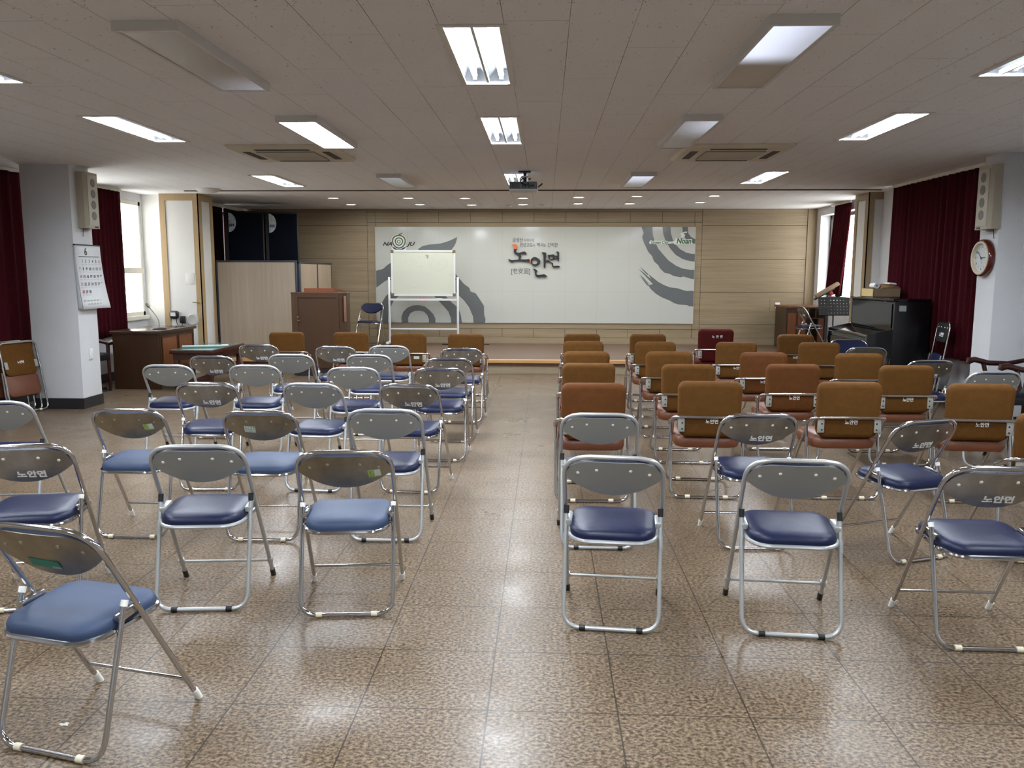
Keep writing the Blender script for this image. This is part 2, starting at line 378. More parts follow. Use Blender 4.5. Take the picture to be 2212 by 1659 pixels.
    def obj(s, name, material, parent=None, smooth=True, ang=40):
        o = bpy.data.objects.new(name, s.mesh(name, material, smooth, ang)); COL.objects.link(o)
        if parent is not None: o.parent = parent
        return o

def fillet(pts, rad, n=6, closed=False):          # rounds the corners of a polyline
    pts = [Vector(p) for p in pts]; out = []; N = len(pts)
    for i, p in enumerate(pts):
        if not closed and i in (0, N - 1): out.append(p); continue
        a, b = pts[i - 1], pts[(i + 1) % N]
        r = rad[i] if isinstance(rad, (list, tuple)) else rad
        d = min(r, (a - p).length * 0.49, (b - p).length * 0.49)
        s0 = p + (a - p).normalized() * d; s1 = p + (b - p).normalized() * d
        for k in range(n + 1):
            t = k / n; out.append(s0 * (1 - t) ** 2 + p * (2 * t * (1 - t)) + s1 * t * t)
    return out

def rrect(w, d, r, n=5, cx=0.0, cy=0.0):
    def f(i):
        W, D, R = w / 2 - i, d / 2 - i, max(r - i, 0.002); out = []
        for sx, sy, a0 in ((1, 1, 0), (-1, 1, 90), (-1, -1, 180), (1, -1, 270)):
            for k in range(n + 1):
                a = radians(a0 + 90 * k / n); out.append((cx + sx * (W - R) + R * cos(a), cy + sy * (D - R) + R * sin(a)))
        return out
    return f

def empty(name, loc=(0, 0, 0), rz=0.0):
    o = bpy.data.objects.new(name, None); COL.objects.link(o); o.location = loc; o.rotation_euler = (0, 0, rz)
    o.empty_display_size = 0.1; return o
def tag(o, label, cat, group=None):
    o['label'] = label; o['category'] = cat
    if group: o['group'] = group
    return o
def struct(o): o['kind'] = 'structure'; return o
def copy_tree(o, parent=None):
    c = o.copy(); COL.objects.link(c)
    if parent is not None: c.parent = parent
    for ch in list(o.children): copy_tree(ch, c)
    return c
def frame_xf(origin, ex, ey):                     # local x,y -> world
    ex, ey = Vector(ex).normalized(), Vector(ey).normalized(); ez = ex.cross(ey)
    return Matrix(((ex.x, ey.x, ez.x, origin[0]), (ex.y, ey.y, ez.y, origin[1]), (ex.z, ey.z, ez.z, origin[2]), (0, 0, 0, 1)))
# ---------------------------------------------------------------- room shell
XL, XR, YB, YF, YW = -6.0, 4.75, -4.0, 12.36, 15.25
o = struct(MB().box(XL - .2, XR + .2, YB, YF + .02, -.1, 0).obj('floor', M['floor'], smooth=False))
struct(MB().box(-5.7, 4.9, YF, YW + .1, -.1, STG).obj('floor_stage', M['stage_wood'], smooth=False))
struct(MB().box(-5.08, 4.56, YF - .012, YF, 0, .122).obj('trim_1', M['wall_wood'], smooth=False))
struct(MB().box(-5.08, 4.56, YF - .03, YF - .001, .122, .164).obj('trim_2', M['red_strip'], smooth=False))
struct(MB().box(-5.08, 4.56, YF - .06, YF + .05, .164, .212, .004).obj('trim_3', M['nosing'], smooth=False))
# recessed lamp openings (x0, x1, y0, y1)
REC = [(-.505, -.2, 4.0, 5.22), (-.505, -.2, 6.27, 7.58), (-.505, -.2, 9.79, 11.03), (-3.43, -3.13, 3.9, 5.1), (-3.43, -3.13, 6.16, 7.38),
       (-3.5, -3.2, 9.9, 11.2), (2.46, 2.75, 3.9, 5.1), (2.47, 2.74, 6.2, 7.43), (2.45, 2.74, 9.65, 10.94),
       (-.505, -.2, 1.5, 2.75), (-3.43, -3.13, 1.5, 2.75), (2.46, 2.75, 1.5, 2.75),  # overhead row out of view, added to light the room
       (-.505, -.2, -1.4, -.15), (-3.43, -3.13, -1.4, -.15), (2.46, 2.75, -1.4, -.15)]  # unseen row behind the camera, added to brighten chair backs and ceiling
mb = MB(); xs = sorted({-6.3, 5.3} | {v for r in REC for v in r[:2]}); ys = sorted({YB, 15.4} | {v for r in REC for v in r[2:]})
for xa, xb in zip(xs, xs[1:]):
    for ya, yb in zip(ys, ys[1:]):
        cx, cy = (xa + xb) / 2, (ya + yb) / 2
        if any(r[0] < cx < r[1] and r[2] < cy < r[3] for r in REC): continue
        mb.face([(xa, ya, CEIL), (xb, ya, CEIL), (xb, yb, CEIL), (xa, yb, CEIL)])
bmesh.ops.remove_doubles(mb.bm, verts=mb.bm.verts, dist=1e-5)
struct(mb.obj('ceiling', M['ceiling'], smooth=False))
struct(MB().box(-6.3, 5.3, YB, 15.4, CEIL + .16, CEIL + .3).obj('ceiling_slab', M['plaster'], smooth=False))
struct(MB().box(-5.08, 4.56, 11.73, 11.77, CEIL - .012, CEIL + .01).obj('trim_4', M['groove'], smooth=False))

def wall_x(name, x0, x1, y0, y1, wins, z1=CEIL + .02, m='plaster', base=0.0):
    mb = MB(); y = y0
    for (a, b, s, t) in wins:
        mb.box(x0, x1, y, a, base, z1); mb.box(x0, x1, a, b, base, s); mb.box(x0, x1, a, b, t, z1); y = b
    mb.box(x0, x1, y, y1, base, z1)
    return struct(mb.obj(name, M[m], smooth=False))
def window_x(k, xa, xb, a, b, s, t, fm='white_frame', mull=2, mid=None, f=.055):
    mb = MB()
    mb.box(xa, xb, a, a + f, s, t); mb.box(xa, xb, b - f, b, s, t); mb.box(xa, xb, a, b, s, s + f); mb.box(xa, xb, a, b, t - f, t)
    for i in range(1, mull): y = a + (b - a) * i / mull; mb.box(xa + .01, xb - .01, y - .03, y + .03, s, t)
    if mid: mb.box(xa - .01, xb + .01, a, b, mid - .04, mid + .04)
    o = struct(mb.obj('window_%d' % k, M[fm], smooth=False))
    xm = (xa + xb) / 2; g = MB().box(xm - .003, xm + .003, a + f, b - f, s + f, t - f).obj('window_pane', M['glass'], o, smooth=False)
    return o
WL = [(7.2, 9.42, .86, 2.52), (9.65, 12.30, .86, 2.52)]
wall_x('wall_left', XL - .22, XL, YB, 12.34, WL)
for k, (a, b, s, t) in enumerate(WL): window_x(k + 1, XL - .09, XL - .005, a, b, s, t, mull=4, mid=1.52)
struct(MB().box(XL - .02, XL + .05, 9.6, 12.32, .80, .86, .006).obj('trim_5', M['white_frame'], smooth=False))   # sill
WR = [(8.9, 11.0, .9, 2.5)]
wall_x('wall_right', XR, XR + .2, YB, 12.5, WR)
window_x(3, XR + .05, XR + .14, *WR[0], mull=3)
wall_x('wall_stage_left', -5.85, -5.62, 12.72, 15.4, [(13.1, 15.0, 1.0, 2.55)], base=.0)
window_x(4, -5.8, -5.7, 13.1, 15.0, 1.0, 2.55, 'dark_frame')
wall_x('wall_stage_right', 4.82, 5.06, 12.5, 15.4, [(12.78, 15.04, 1.05, 2.5)], base=.0)
window_x(5, 4.99, 5.05, 12.78, 15.04, 1.05, 2.5, 'dark_frame', mull=1)
struct(MB().box(XL - .2, XR + .2, YB - .15, YB, 0, CEIL).obj('wall_rear', M['plaster'], smooth=False))
# back wall: oak boards with open joints
struct(MB().box(-5.7, 4.9, YW + .012, YW + .2, 0, CEIL).obj('wall_back', M['groove'], smooth=False))
mb = MB(); gp = .0035
def board(x0, x1, z0, z1): mb.box(x0 + gp, x1 - gp, YW, YW + .02, z0 + gp, z1 - gp)
zs = [.325, .572, 1.155, 1.745, 2.34, CEIL]
for za, zb in zip(zs, zs[1:]): board(-5.62, -3.25, za, zb); board(2.80, 4.66, za, zb)
sx = [-3.25, -3.10, -2.515, -1.94, -1.364, -.787, -.212, .362, .938, 1.514, 2.09, 2.665, 2.80]
for xa, xb in zip(sx, sx[1:]): board(xa, xb, .325, .478); board(xa, xb, 2.40, 2.585)
board(-3.25, 2.80, 2.585, CEIL)
board(-3.25, -3.09, .478, 2.40); board(2.67, 2.80, .478, 2.40); board(-3.09, 2.67, 2.30, 2.40); board(-3.09, 2.67, .478, .60)
struct(mb.obj('trim_6', M['wall_wood'], smooth=False))
struct(MB().box(-5.62, 4.66, YW - .012, YW + .02, STG, .325).obj('baseboard_back', M['wall_wood'], smooth=False))
struct(MB().box(4.66, 4.822, YW - .02, YW + .02, STG, CEIL).obj('trim_7', M['wall_wood_v'], smooth=False))
# pillars
def pillar(name, x0, x1, y0, y1, k):
    struct(MB().box(x0, x1, y0, y1, .115, CEIL + .02, .006).obj(name, M['plaster']))
    struct(MB().box(x0 - .008, x1 + .008, y0 - .008, y1 + .008, 0, .115).obj('baseboard_' + k, M['black_base'], smooth=False))
pillar('pillar_left', -5.62, -5.08, 8.87, 9.26, 'left_pillar')
pillar('pillar_right', 4.30, 5.0, 8.2, 8.54, 'right_pillar')
struct(MB().box(XR - .012, XR, YB, 12.2, 0, .12).obj('baseboard_right', M['black_base'], smooth=False))
struct(MB().box(XL, XL + .012, YB, 12.2, 0, .12).obj('baseboard_left', M['black_base'], smooth=False))
# proscenium columns: plaster cores with beige frames
def proscenium(name, x0, x1, y0, y1, side, fm, fx0, fx1):
    struct(MB().box(x0, x1, y0, y1, 0, CEIL + .02).obj(name, M['plaster_warm'], smooth=False))
    mb = MB(); w = .085; ya = y0 - .014
    mb.box(fx0, fx0 + w, ya, y0, 0, CEIL); mb.box(fx1 - w, fx1, ya, y0, 0, CEIL); mb.box(fx0 + w, fx1 - w, ya, y0, CEIL - .1, CEIL)
    xa, xb = ((x1, x1 + .014) if side > 0 else (x0 - .014, x0))
    mb.box(xa, xb, ya, y0 + .11, 0, CEIL); mb.box(xa, xb, y1 - .09, y1, 0, CEIL); mb.box(xa, xb, y0 + .11, y1 - .09, CEIL - .1, CEIL)
    return mb
struct(MB().box(XL - .2, -5.66, 12.34, 12.72, 0, CEIL + .02).obj('wall_left_recess', M['plaster_warm'], smooth=False))
proscenium('wall_left_return', -5.66, -5.094, 12.2, 12.72, 1, 'trim_wood', -5.66, -5.08).obj('trim_8', M['trim_wood'], smooth=False)['kind'] = 'structure'
proscenium('wall_right_return', 4.56, 4.9, 12.15, 12.66, -1, 'wall_wood_v', 4.546, 4.86).obj('trim_9', M['wall_wood_v'], smooth=False)['kind'] = 'structure'

# ---------------------------------------------------------------- curtains
def curtain(name, x, y0, y1, z0, z1, pleats, amp, m, label, width=None, hem=True, xdir=1, group=None, seed=0):
    rnd = random.Random(seed); n = pleats * 8; rows = 14; rings = []
    ph = [rnd.uniform(-.6, .6) for _ in range(pleats + 1)]; am = [rnd.uniform(.55, 1.25) for _ in range(pleats + 1)]
    for r in range(rows + 1):
        t = r / rows; z = z1 + (z0 - z1) * t; row = []
        a, b = width(t) if width else (y0, y1)
        for i in range(n + 1):
            u = i / n; k = min(int(u * pleats), pleats - 1); fr = u * pleats - k
            p_ = ph[k] * (1 - fr) + ph[k + 1] * fr; A = (am[k] * (1 - fr) + am[k + 1] * fr) * amp * (.6 + .5 * t)
            row.append((x + xdir * A * sin(2 * pi * u * pleats + p_), a + (b - a) * u + .25 * A * cos(4 * pi * u * pleats), z - (.012 * sin(5 * u + seed) if r == rows else 0)))
        rings.append(row)
    mb = MB(); mb.rings(rings, cap=False, loop=False)
    root = empty(name, (x, (y0 + y1) / 2, z0)); tag(root, label, 'curtain', group)
    mb.xf(Matrix.Translation((-x, -(y0 + y1) / 2, -z0)))
    o = mb.obj('drape', M[m], root, ang=180)
    md = o.modifiers.new('thick', 'SOLIDIFY'); md.thickness = .004
    MB().box(-.015, .015, y0 - (y0 + y1) / 2 - .02, y1 - (y0 + y1) / 2 + .02, z1 - z0, CEIL - z0 - .001).obj('curtain_rail', M['white_frame' if m != 'lining' else 'ac_dark'], root, smooth=False)
    return root
curtain('curtain', -5.92, 7.2, 9.45, .25, 2.60, 11, .04, 'red_curtain', 'crimson curtain on the left wall, in front of the orange folded chairs', seed=1)
curtain('curtain', -5.92, 10.72, 11.56, .62, 2.60, 8, .035, 'red_curtain', 'crimson curtain drawn beside the bright window and the walnut desk', seed=2)
curtain('curtain', 4.52, 8.62, 11.24, .56, 2.60, 19, .045, 'red_curtain', 'wide crimson curtain closed across the wall behind the black piano', seed=3)
def tied(t): return (13.43 + .36 * t ** 1.4, 14.12 + .24 * t)
curtain('curtain', 4.76, 13.45, 14.3, 1.15, 2.60, 7, .03, 'red_curtain', 'narrow crimson curtain in the bright stage window above the desk', width=tied, seed=4)
def tied2(t): return (13.66 + .21 * t, 13.80 + .37 * t)
curtain('curtain_lining', 4.84, 13.32, 13.8, 1.12, 2.57, 5, .012, 'lining', 'dark blackout lining hanging beside the narrow stage window curtain', width=tied2, seed=5)
curtain('curtain', -5.5, 12.95, 14.19, .45, 2.58, 8, .03, 'dark_curtain', 'dark wine curtain in the stage corner, nearer side of the light slit', seed=6)
curtain('curtain', -5.5, 14.235, 15.1, .45, 2.58, 6, .03, 'dark_curtain', 'dark wine curtain in the stage corner, farther side of the light slit', seed=7)

# ---------------------------------------------------------------- ceiling lamps
M['diff_on'].cycles.emission_sampling = 'FRONT'
for k_ in ('tube', 'downlight'): M[k_].cycles.emission_sampling = 'NONE'
def lamp_light(root, name, shape, w, l, loc, radiance, col):   # the lamp's own light, facing down from inside the fixture
    d = bpy.data.lights.new(name, 'AREA'); d.shape = shape; d.size = w; d.color = col
    area = w * l if shape == 'RECTANGLE' else pi * w * w / 4
    if shape == 'RECTANGLE': d.size_y = l
    d.energy = pi * radiance * area
    o = bpy.data.objects.new(name, d); COL.objects.link(o); o.parent = root; o.location = loc
def recessed(x0, x1, y0, y1, label):
    cx, cy, w, l = (x0 + x1) / 2, (y0 + y1) / 2, (x1 - x0) / 2, (y1 - y0) / 2
    root = empty('recessed_light', (cx, cy, CEIL)); tag(root, label, 'ceiling light', 'recessed twin tube ceiling lights')
    mb = MB(); f = .022
    for a, b, c, d in ((-w - .012, w + .012, -l - .012, -l + f), (-w - .012, w + .012, l - f, l + .012), (-w - .012, -w + f, -l + f, l - f), (w - f, w + .012, -l + f, l - f)):
        mb.box(a, b, c, d, -.006, .004)
    mb.obj('frame', M['fixture_white'], root, smooth=False)
    h = .085; mb = MB(); prof = [(-w, 0), (-w * .82, h), (-w * .3, h), (0, .028), (w * .3, h), (w * .82, h), (w, 0)]
    mb.rings([[(x, -l, z) for x, z in prof], [(x, l, z) for x, z in prof]], cap=False, loop=False)
    for s in (-1, 1):
        mb.face([(x, s * l, z) for x, z in prof])
    mb.obj('reflector', M['reflector'], root, smooth=False)
    MB().box(-.007, .007, -l + .01, l - .01, .002, .03).obj('spine', M['fixture'], root, smooth=False)
    for s in (-1, 1):
        lamp_light(root, 'tube_light', 'RECTANGLE', w * .80, l * 1.88, (s * w * .52, 0, .018), LAMP, (0.86, 0.93, 1.0))
        MB().cyl((s * w * .52, -l + .05, .042), (s * w * .52, l - .05, .042), .0165, 6).obj('tube', M['tube'], root)
        for e in (-1, 1): MB().box(s * w * .52 - .012, s * w * .52 + .012, e * (l - .03) - .012, e * (l - .03) + .012, .02, .085).obj('lamp_holder', M['white_plastic'], root, smooth=False)
    return root
NM = ['centre row, nearest of those above the aisle', 'centre row above the aisle, between nearest light and projector light', 'partly hidden behind the projector', 'left side row, nearest, mostly cut off',
      'row along the left side, just ahead of the wall speaker', 'row along the left side, closest to the stage', 'right side row, nearest, cut off', 'row along the right side, before the air conditioner', 'row along the right side, closest to the stage',
      'added unseen just ahead of the camera position, overhead', 'added unseen overhead to the left, above the green-taped chair', 'added unseen overhead to the right, above the first right row', 'added unseen behind the aisle, middle of the last row', 'added unseen behind the aisle, last row by the left wall', 'added unseen behind the aisle, last row by the right wall']
for r, t in zip(REC, NM): recessed(*r, 'lit recessed twin-tube ceiling light, ' + t)
def surface_lamp(x0, x1, y0, y1, m, label):
    cx, cy, w, l = (x0 + x1) / 2, (y0 + y1) / 2, (x1 - x0) / 2, (y1 - y0) / 2
    root = empty('ceiling_panel_light', (cx, cy, CEIL)); tag(root, label, 'ceiling light', 'surface mounted panel ceiling lights')
    mb = MB(); f = .022; h = -.047
    for a, b, c, d in ((-w, w, -l, -l + f), (-w, w, l - f, l), (-w, -w + f, -l + f, l - f), (w - f, w, -l + f, l - f)): mb.box(a, b, c, d, h, 0)
    mb.obj('housing', M['fixture'], root, smooth=False)
    MB().box(-w + f, w - f, -l + f, l - f, h + .004, h + .012).obj('diffuser', m, root, smooth=False)
M['d_l1'] = dim_diffuser('painted_glint_near_left', .15, .75, .16, -.15, .15)  # this lamp is off; its glint is painted in as faint emission
M['d_l3'] = dim_diffuser('dim_lamp_far_left', .6, -.9, .12)
M['d_r1'] = dim_diffuser('dim_lamp_near_right', .12, -.15, .62, .2, -.12)
M['d_r2'] = dim_diffuser('dim_lamp_mid_right', .25, -.6, .3, -.12, .12)
M['d_r3'] = dim_diffuser('dim_lamp_far_right', .5, -.6, .4)
surface_lamp(-1.98, -1.67, 3.88, 5.16, M['d_l1'], 'unlit panel light under the ceiling, nearest on the left of the aisle')
surface_lamp(-1.98, -1.67, 6.19, 7.5, M['diff_on'], 'brightly lit panel light beside the left air conditioner')
surface_lamp(-1.97, -1.68, 9.8, 11.03, M['d_l3'], 'almost dark panel light near the stage, left of the projector')
surface_lamp(.98, 1.285, 3.88, 5.17, M['d_r1'], 'half glowing panel light, nearest on the right of the aisle')
surface_lamp(.98, 1.265, 6.22, 7.6, M['d_r2'], 'faintly glowing panel light beside the right air conditioner')
surface_lamp(.96, 1.25, 9.7, 11.03, M['d_r3'], 'faintly glowing panel light near the stage, right of the projector')
DL = [(-3.267, 12.92), (-2.111, 12.94), (-1.244, 13.0), (-.352, 13.0), (.492, 12.84), (1.351, 12.7), (2.485, 12.65), (-3.283, 14.16), (-2.118, 14.17), (-1.253, 14.26), (-.383, 14.19), (.531, 14.03), (1.376, 14.03), (2.485, 13.8)]
ORD = ['first', 'second', 'third', 'fourth', 'fifth', 'sixth', 'seventh']
for i, (x, y) in enumerate(DL):
    root = empty('downlight', (x, y, CEIL)); tag(root, 'round lit downlight over the stage, %s from the left in the %s row' % (ORD[i % 7], 'front' if i < 7 else 'back'), 'downlight', 'round downlights over the stage')
    MB().lathe([(.098, 0), (.098, -.006), (.085, -.010), (.078, -.004), (.078, 0)], 28).obj('ring', M['ring'], root)
    MB().lathe([(.078, -.002), (.06, -.006), (.001, -.007)], 28).obj('lens', M['downlight'], root)
    lamp_light(root, 'spot_light', 'DISK', .15, .15, (0, 0, -.0115), SPOT, (1.0, 0.985, 0.92))
for x, y, lb in ((-.62, 14.35, 'small round sensor on the stage ceiling, left of the centre downlight'), (-.07, 14.2, 'small round sensor on the stage ceiling, right of the centre downlight')):
    tag(MB().lathe([(.05, 0), (.05, -.015), (.03, -.03), (.001, -.032)], 20, Matrix.Translation((x, y, CEIL))).obj('ceiling_sensor', M['fixture']), lb, 'sensor', 'small sensors over the stage')
tag(MB().lathe([(.16, 0), (.16, -.015), (.14, -.035), (.09, -.055), (.001, -.06)], 32, Matrix.Translation((-4.64, 11.5, CEIL))).obj('ceiling_dome', M['fixture_white']), 'flat white dome fixture on the ceiling by the beige-framed column', 'ceiling fixture')
# air conditioners
def aircon(x, y, label):
    root = empty('ceiling_air_conditioner', (x, y, CEIL)); tag(root, label, 'air conditioner', 'four-way ceiling air conditioners')
    MB().pad(rrect(.98, .98, .03), [(0, 0), (0, -.012), (.02, -.03), (.03, -.034)]).obj('panel', M['ac'], root)
    mb = MB(); mb.box(-.27, .27, -.27, .27, -.042, -.033)
    mb.obj('grille', M['ac_grille'], root, smooth=False)
    g = root.children[-1]; mb = MB()
    for k in range(22): yy = -.255 + k * .0243; mb.box(-.262, .262, yy - .004, yy + .004, -.046, -.041)
    mb.obj('grille_bars', M['ac'], g, smooth=False)
    for k in range(4):
        R = Matrix.Rotation(k * pi / 2, 4, 'Z')
        s = MB().box(-.25, .25, .335, .405, -.037, -.031, xf=R).obj('air_slot', M['ac_dark'], root, smooth=False)
        MB().box(-.25, .25, .345, .375, -.041, -.034, xf=R @ Matrix.Rotation(.04, 4, 'X')).obj('flap', M['ac'], s, smooth=False)
aircon(-2.40, 8.04, 'cream four-way ceiling air conditioner left of the aisle')
aircon(1.72, 8.10, 'cream four-way ceiling air conditioner right of the aisle')
# projector hanging from the ceiling
pj = empty('projector', (-.25, 9.62, CEIL)); tag(pj, 'grey projector hanging from the ceiling over the aisle', 'projector')
MB().box(-.065, .075, -.05, .05, -.016, 0, .004).obj('ceiling_plate', M['stand_black'], pj, smooth=False)
mt = MB().cyl((0.01, 0, -.016), (.01, 0, -.115), .02).obj('mount_pole', M['stand_black'], pj)
MB().box(-.03, .05, -.03, .03, -.075, -.05, .004).obj('pivot', M['chrome'], mt, smooth=False); MB().cyl((.05, -.02, -.09), (.075, -.02, -.085), .008).obj('knob', M['stand_black'], mt)
bd = MB().box(-.16, .15, -.13, .13, -.205, -.125, .008).obj('body', M['proj_grey'], pj, smooth=False)
MB().pad(rrect(.325, .27, .02), [(0, -.205), (.004, -.222), (.02, -.232)], Matrix.Translation((-.005, 0, 0))).obj('lid', M['proj_white'], pj)
mb = MB()
for k in range(9): mb.box(-.155 + k * .0125, -.149 + k * .0125, -.134, -.128, -.195, -.135)
mb.obj('vent', M['ac_dark'], bd, smooth=False)
mb = MB()
for a, b, c, d in ((-.02, .0, -.185, -.165), (.01, .03, -.19, -.17), (.045, .075, -.19, -.175), (.085, .115, -.18, -.16), (.04, .06, -.155, -.14)): mb.box(a, b, -.134, -.128, c, d)
mb.obj('sockets', M['ac_dark'], bd, smooth=False)['label'] = 'black connector sockets'
MB().tube(fillet([(.03, -.02, -.06), (-.04, -.06, -.1), (-.03, -.15, -.15), (.03, -.15, -.17), (.055, -.13, -.15)], .05), .005).obj('cable', M['black_plastic'], bd)
MB().tube(fillet([(-.02, -.02, -.06), (-.05, -.1, -.1), (0, -.16, -.16), (.1, -.14, -.168)], .05), .005).obj('cable', M['black_plastic'], bd)
MB().box(-.008, .008, -.03, .03, -.03, .03, xf=Matrix.Translation((.185, 0, -.155)) @ Matrix.Rotation(.9, 4, 'Y')).obj('clip', M['black_plastic'], pj, smooth=False)
MB().lathe([(.04, 0), (.04, .03), (.03, .035)], 20, Matrix.Translation((.06, .13, -.165)) @ Matrix.Rotation(-pi / 2, 4, 'X')).obj('lens', M['speaker_black'], pj)
# ---------------------------------------------------------------- mural board on the back wall
MY = YW - .022
mu = empty('mural_board', (-.21, MY, 1.45)); tag(mu, 'long glossy white wall mural board with grey brush rings and black lettering', 'mural')
MX = frame_xf((.21, 0, -1.45), (1, 0, 0), (0, 0, 1))     # local x,y = world X,Z on the board, z towards the room
def mz(d): return MX @ Matrix.Translation((0, 0, d))
MB().box(-3.11, 2.69, -.5, .5, 0, 0).bm.free()
MB().box(-2.895, 2.895, 0, .022, -.866, .868, .002).obj('board', M['mural'], mu, smooth=False)
mb = MB()
for k in range(-5, 5):
    x = -.21 + .574 * k; mb.prism([(x - .0012, .585), (x + .0012, .585), (x + .0012, 2.317), (x - .0012, 2.317)], .0006, mz(0))
for z in (1.16, 1.745): mb.prism([(-3.1, z - .0012), (2.68, z - .0012), (2.68, z + .0012), (-3.1, z + .0012)], .0005, mz(0))
mb.obj('joints', M['seam'], mu, smooth=False)
# crop pixel -> board metres
def c7(pts): return [(-3.163 + (x - 0) * 1.3207e-3, 2.398 - y * 1.3055e-3) for x, y in pts]
def c6(pts): return [(1.527 + x * 1.2706e-3, 2.458 - y * 1.247e-3) for x, y in pts]
def c5(pts): return [(-.836 + x * 6.11e-4, 2.263 - y * 6.06e-4) for x, y in pts]
def swirl(pts, conv, d=.0008):
    P = conv(pts); P = [(min(max(x, -3.1), 2.68), min(max(y, .587), 2.315)) for x, y in P]
    MB().prism(P, .0006, mz(d)).obj('brush_swirl', M['mural_grey'], mu, smooth=False)
swirl([(635, 368), (700, 325), (790, 303), (860, 298), (950, 288), (1010, 272), (1080, 248), (1140, 220), (1180, 198), (1175, 235), (1160, 285), (1135, 330), (1105, 372), (1080, 410), (700, 420)], c7)
swirl([(50, 668), (80, 658), (150, 640), (200, 595), (240, 566), (330, 520), (480, 470), (700, 455), (900, 500), (1080, 600), (1200, 765), (1270, 845), (1345, 900), (1360, 950), (1432, 975), (1480, 1045), (1547, 1150), (1550, 1280), (1568, 1340), (1562, 1395),
       (1400, 1395), (1395, 1300), (1340, 1170), (1270, 1075), (1200, 1010), (1050, 830), (850, 690), (640, 640), (450, 660), (245, 770), (160, 820), (85, 875), (50, 900)], c7)
swirl([(97, 1395), (97, 1250), (130, 1100), (180, 1020), (240, 966), (440, 850), (640, 830), (860, 900), (1020, 1020), (1090, 1095), (1170, 1165), (1210, 1230), (1228, 1300), (1240, 1395),
       (1090, 1395), (1085, 1320), (1050, 1230), (980, 1150), (920, 1085), (840, 1000), (640, 930), (430, 950), (290, 1080), (215, 1240), (203, 1395)], c7)
swirl([(400, 1395), (393, 1320), (420, 1240), (480, 1180), (560, 1148), (640, 1143), (730, 1165), (790, 1215), (840, 1270), (868, 1330), (868, 1395), (778, 1395), (778, 1340), (755, 1280), (710, 1235), (650, 1220), (580, 1225), (520, 1255), (487, 1320), (490, 1395)], c7)
swirl([(150, 115), (180, 200), (160, 255), (185, 330), (250, 465), (305, 525), (335, 600), (400, 660), (420, 700), (487, 765), (560, 780), (615, 810), (715, 830), (755, 818), (870, 852), (950, 855), (950, 722), (850, 722), (740, 705), (640, 660), (540, 590), (450, 490), (390, 420), (340, 320), (310, 230), (300, 115)], c6)
swirl([(445, 115), (455, 210), (490, 310), (560, 420), (640, 510), (740, 570), (850, 600), (950, 606), (950, 497), (860, 495), (780, 475), (700, 430), (640, 370), (590, 290), (562, 200), (555, 115)], c6)
swirl([(722, 115), (730, 200), (770, 280), (830, 330), (900, 350), (950, 350), (950, 285), (890, 280), (840, 250), (805, 200), (797, 115)], c6)
swirl([(262, 788), (330, 840), (400, 895), (480, 940), (570, 975), (680, 988), (760, 1015), (820, 1028), (870, 1022), (950, 1028), (950, 1250), (850, 1247), (820, 1230), (700, 1222), (630, 1200), (580, 1170), (460, 1120), (370, 1065), (300, 1000), (268, 955), (285, 938), (330, 930), (300, 860)], c6)
for q in ([(122, 658), (140, 680), (215, 745), (262, 788), (250, 800), (200, 755), (155, 700)], [(120, 710), (140, 725), (205, 775), (300, 860), (335, 935), (290, 890), (190, 785), (135, 728)],
          [(134, 785), (190, 835), (290, 940), (262, 920), (180, 845)], [(128, 808), (170, 840), (240, 905), (275, 945), (262, 958), (232, 930), (170, 850)]): swirl(q, c6)
# raised sign letters
def sign(pts, m, inner=None, name='sign_letter'):
    if inner: MB().ring_prism(c5(pts), c5(inner), .03, mz(.012)).obj(name, M[m], mu, smooth=False)
    else: MB().prism(c5(pts), .03, mz(.012)).obj(name, M[m], mu, smooth=False)
sign([(375, 430), (400, 425), (470, 412), (520, 440), (540, 490), (525, 550), (465, 565), (435, 548), (425, 490), (410, 462)], 'sign_orange')
sign([(435, 548), (465, 565), (525, 550), (505, 590), (495, 640), (520, 665), (600, 668), (680, 645), (750, 632), (785, 660), (812, 712), (770, 715), (700, 700), (640, 705), (625, 735), (655, 770), (640, 810), (620, 870), (820, 868), (850, 855), (885, 860), (905, 890), (890, 945), (820, 930), (640, 915), (480, 910), (400, 945), (350, 950), (300, 920), (265, 870), (290, 862), (340, 885), (430, 885), (570, 870), (575, 790), (560, 745), (480, 715), (440, 680), (425, 630)], 'sign_black')
sign([(900, 885), (940, 875), (960, 905), (945, 945), (915, 960), (900, 935)], 'sign_orange')
sign([(935, 860), (1010, 795), (1080, 800), (1150, 835), (1205, 885), (1215, 930), (1195, 995), (1150, 1035), (1070, 1065), (1000, 1050), (960, 1005), (930, 955)], 'sign_black', [(985, 890), (1030, 865), (1062, 862), (1095, 878), (1122, 905), (1130, 935), (1115, 980), (1095, 998), (1055, 1008), (1010, 1005), (978, 975), (968, 930)])
sign([(1248, 655), (1370, 660), (1390, 700), (1380, 760), (1375, 890), (1450, 880), (1480, 900), (1530, 950), (1530, 970), (1480, 945), (1375, 925), (1365, 1080), (1340, 1135), (1315, 1090), (1310, 900), (1305, 745), (1275, 700)], 'sign_black')
sign([(995, 1140), (1060, 1150), (1115, 1185), (1128, 1220), (1105, 1260), (1105, 1310), (1150, 1325), (1250, 1315), (1330, 1300), (1395, 1340), (1418, 1385), (1330, 1375), (1200, 1385), (1110, 1385), (1070, 1350), (1055, 1290), (1050, 1220), (1030, 1180)], 'sign_black')
sign([(1430, 740), (1600, 715), (1635, 740), (1628, 860), (1500, 880), (1465, 870)], 'sign_black', [(1498, 772), (1560, 766), (1580, 768), (1580, 848), (1500, 855), (1495, 850)])
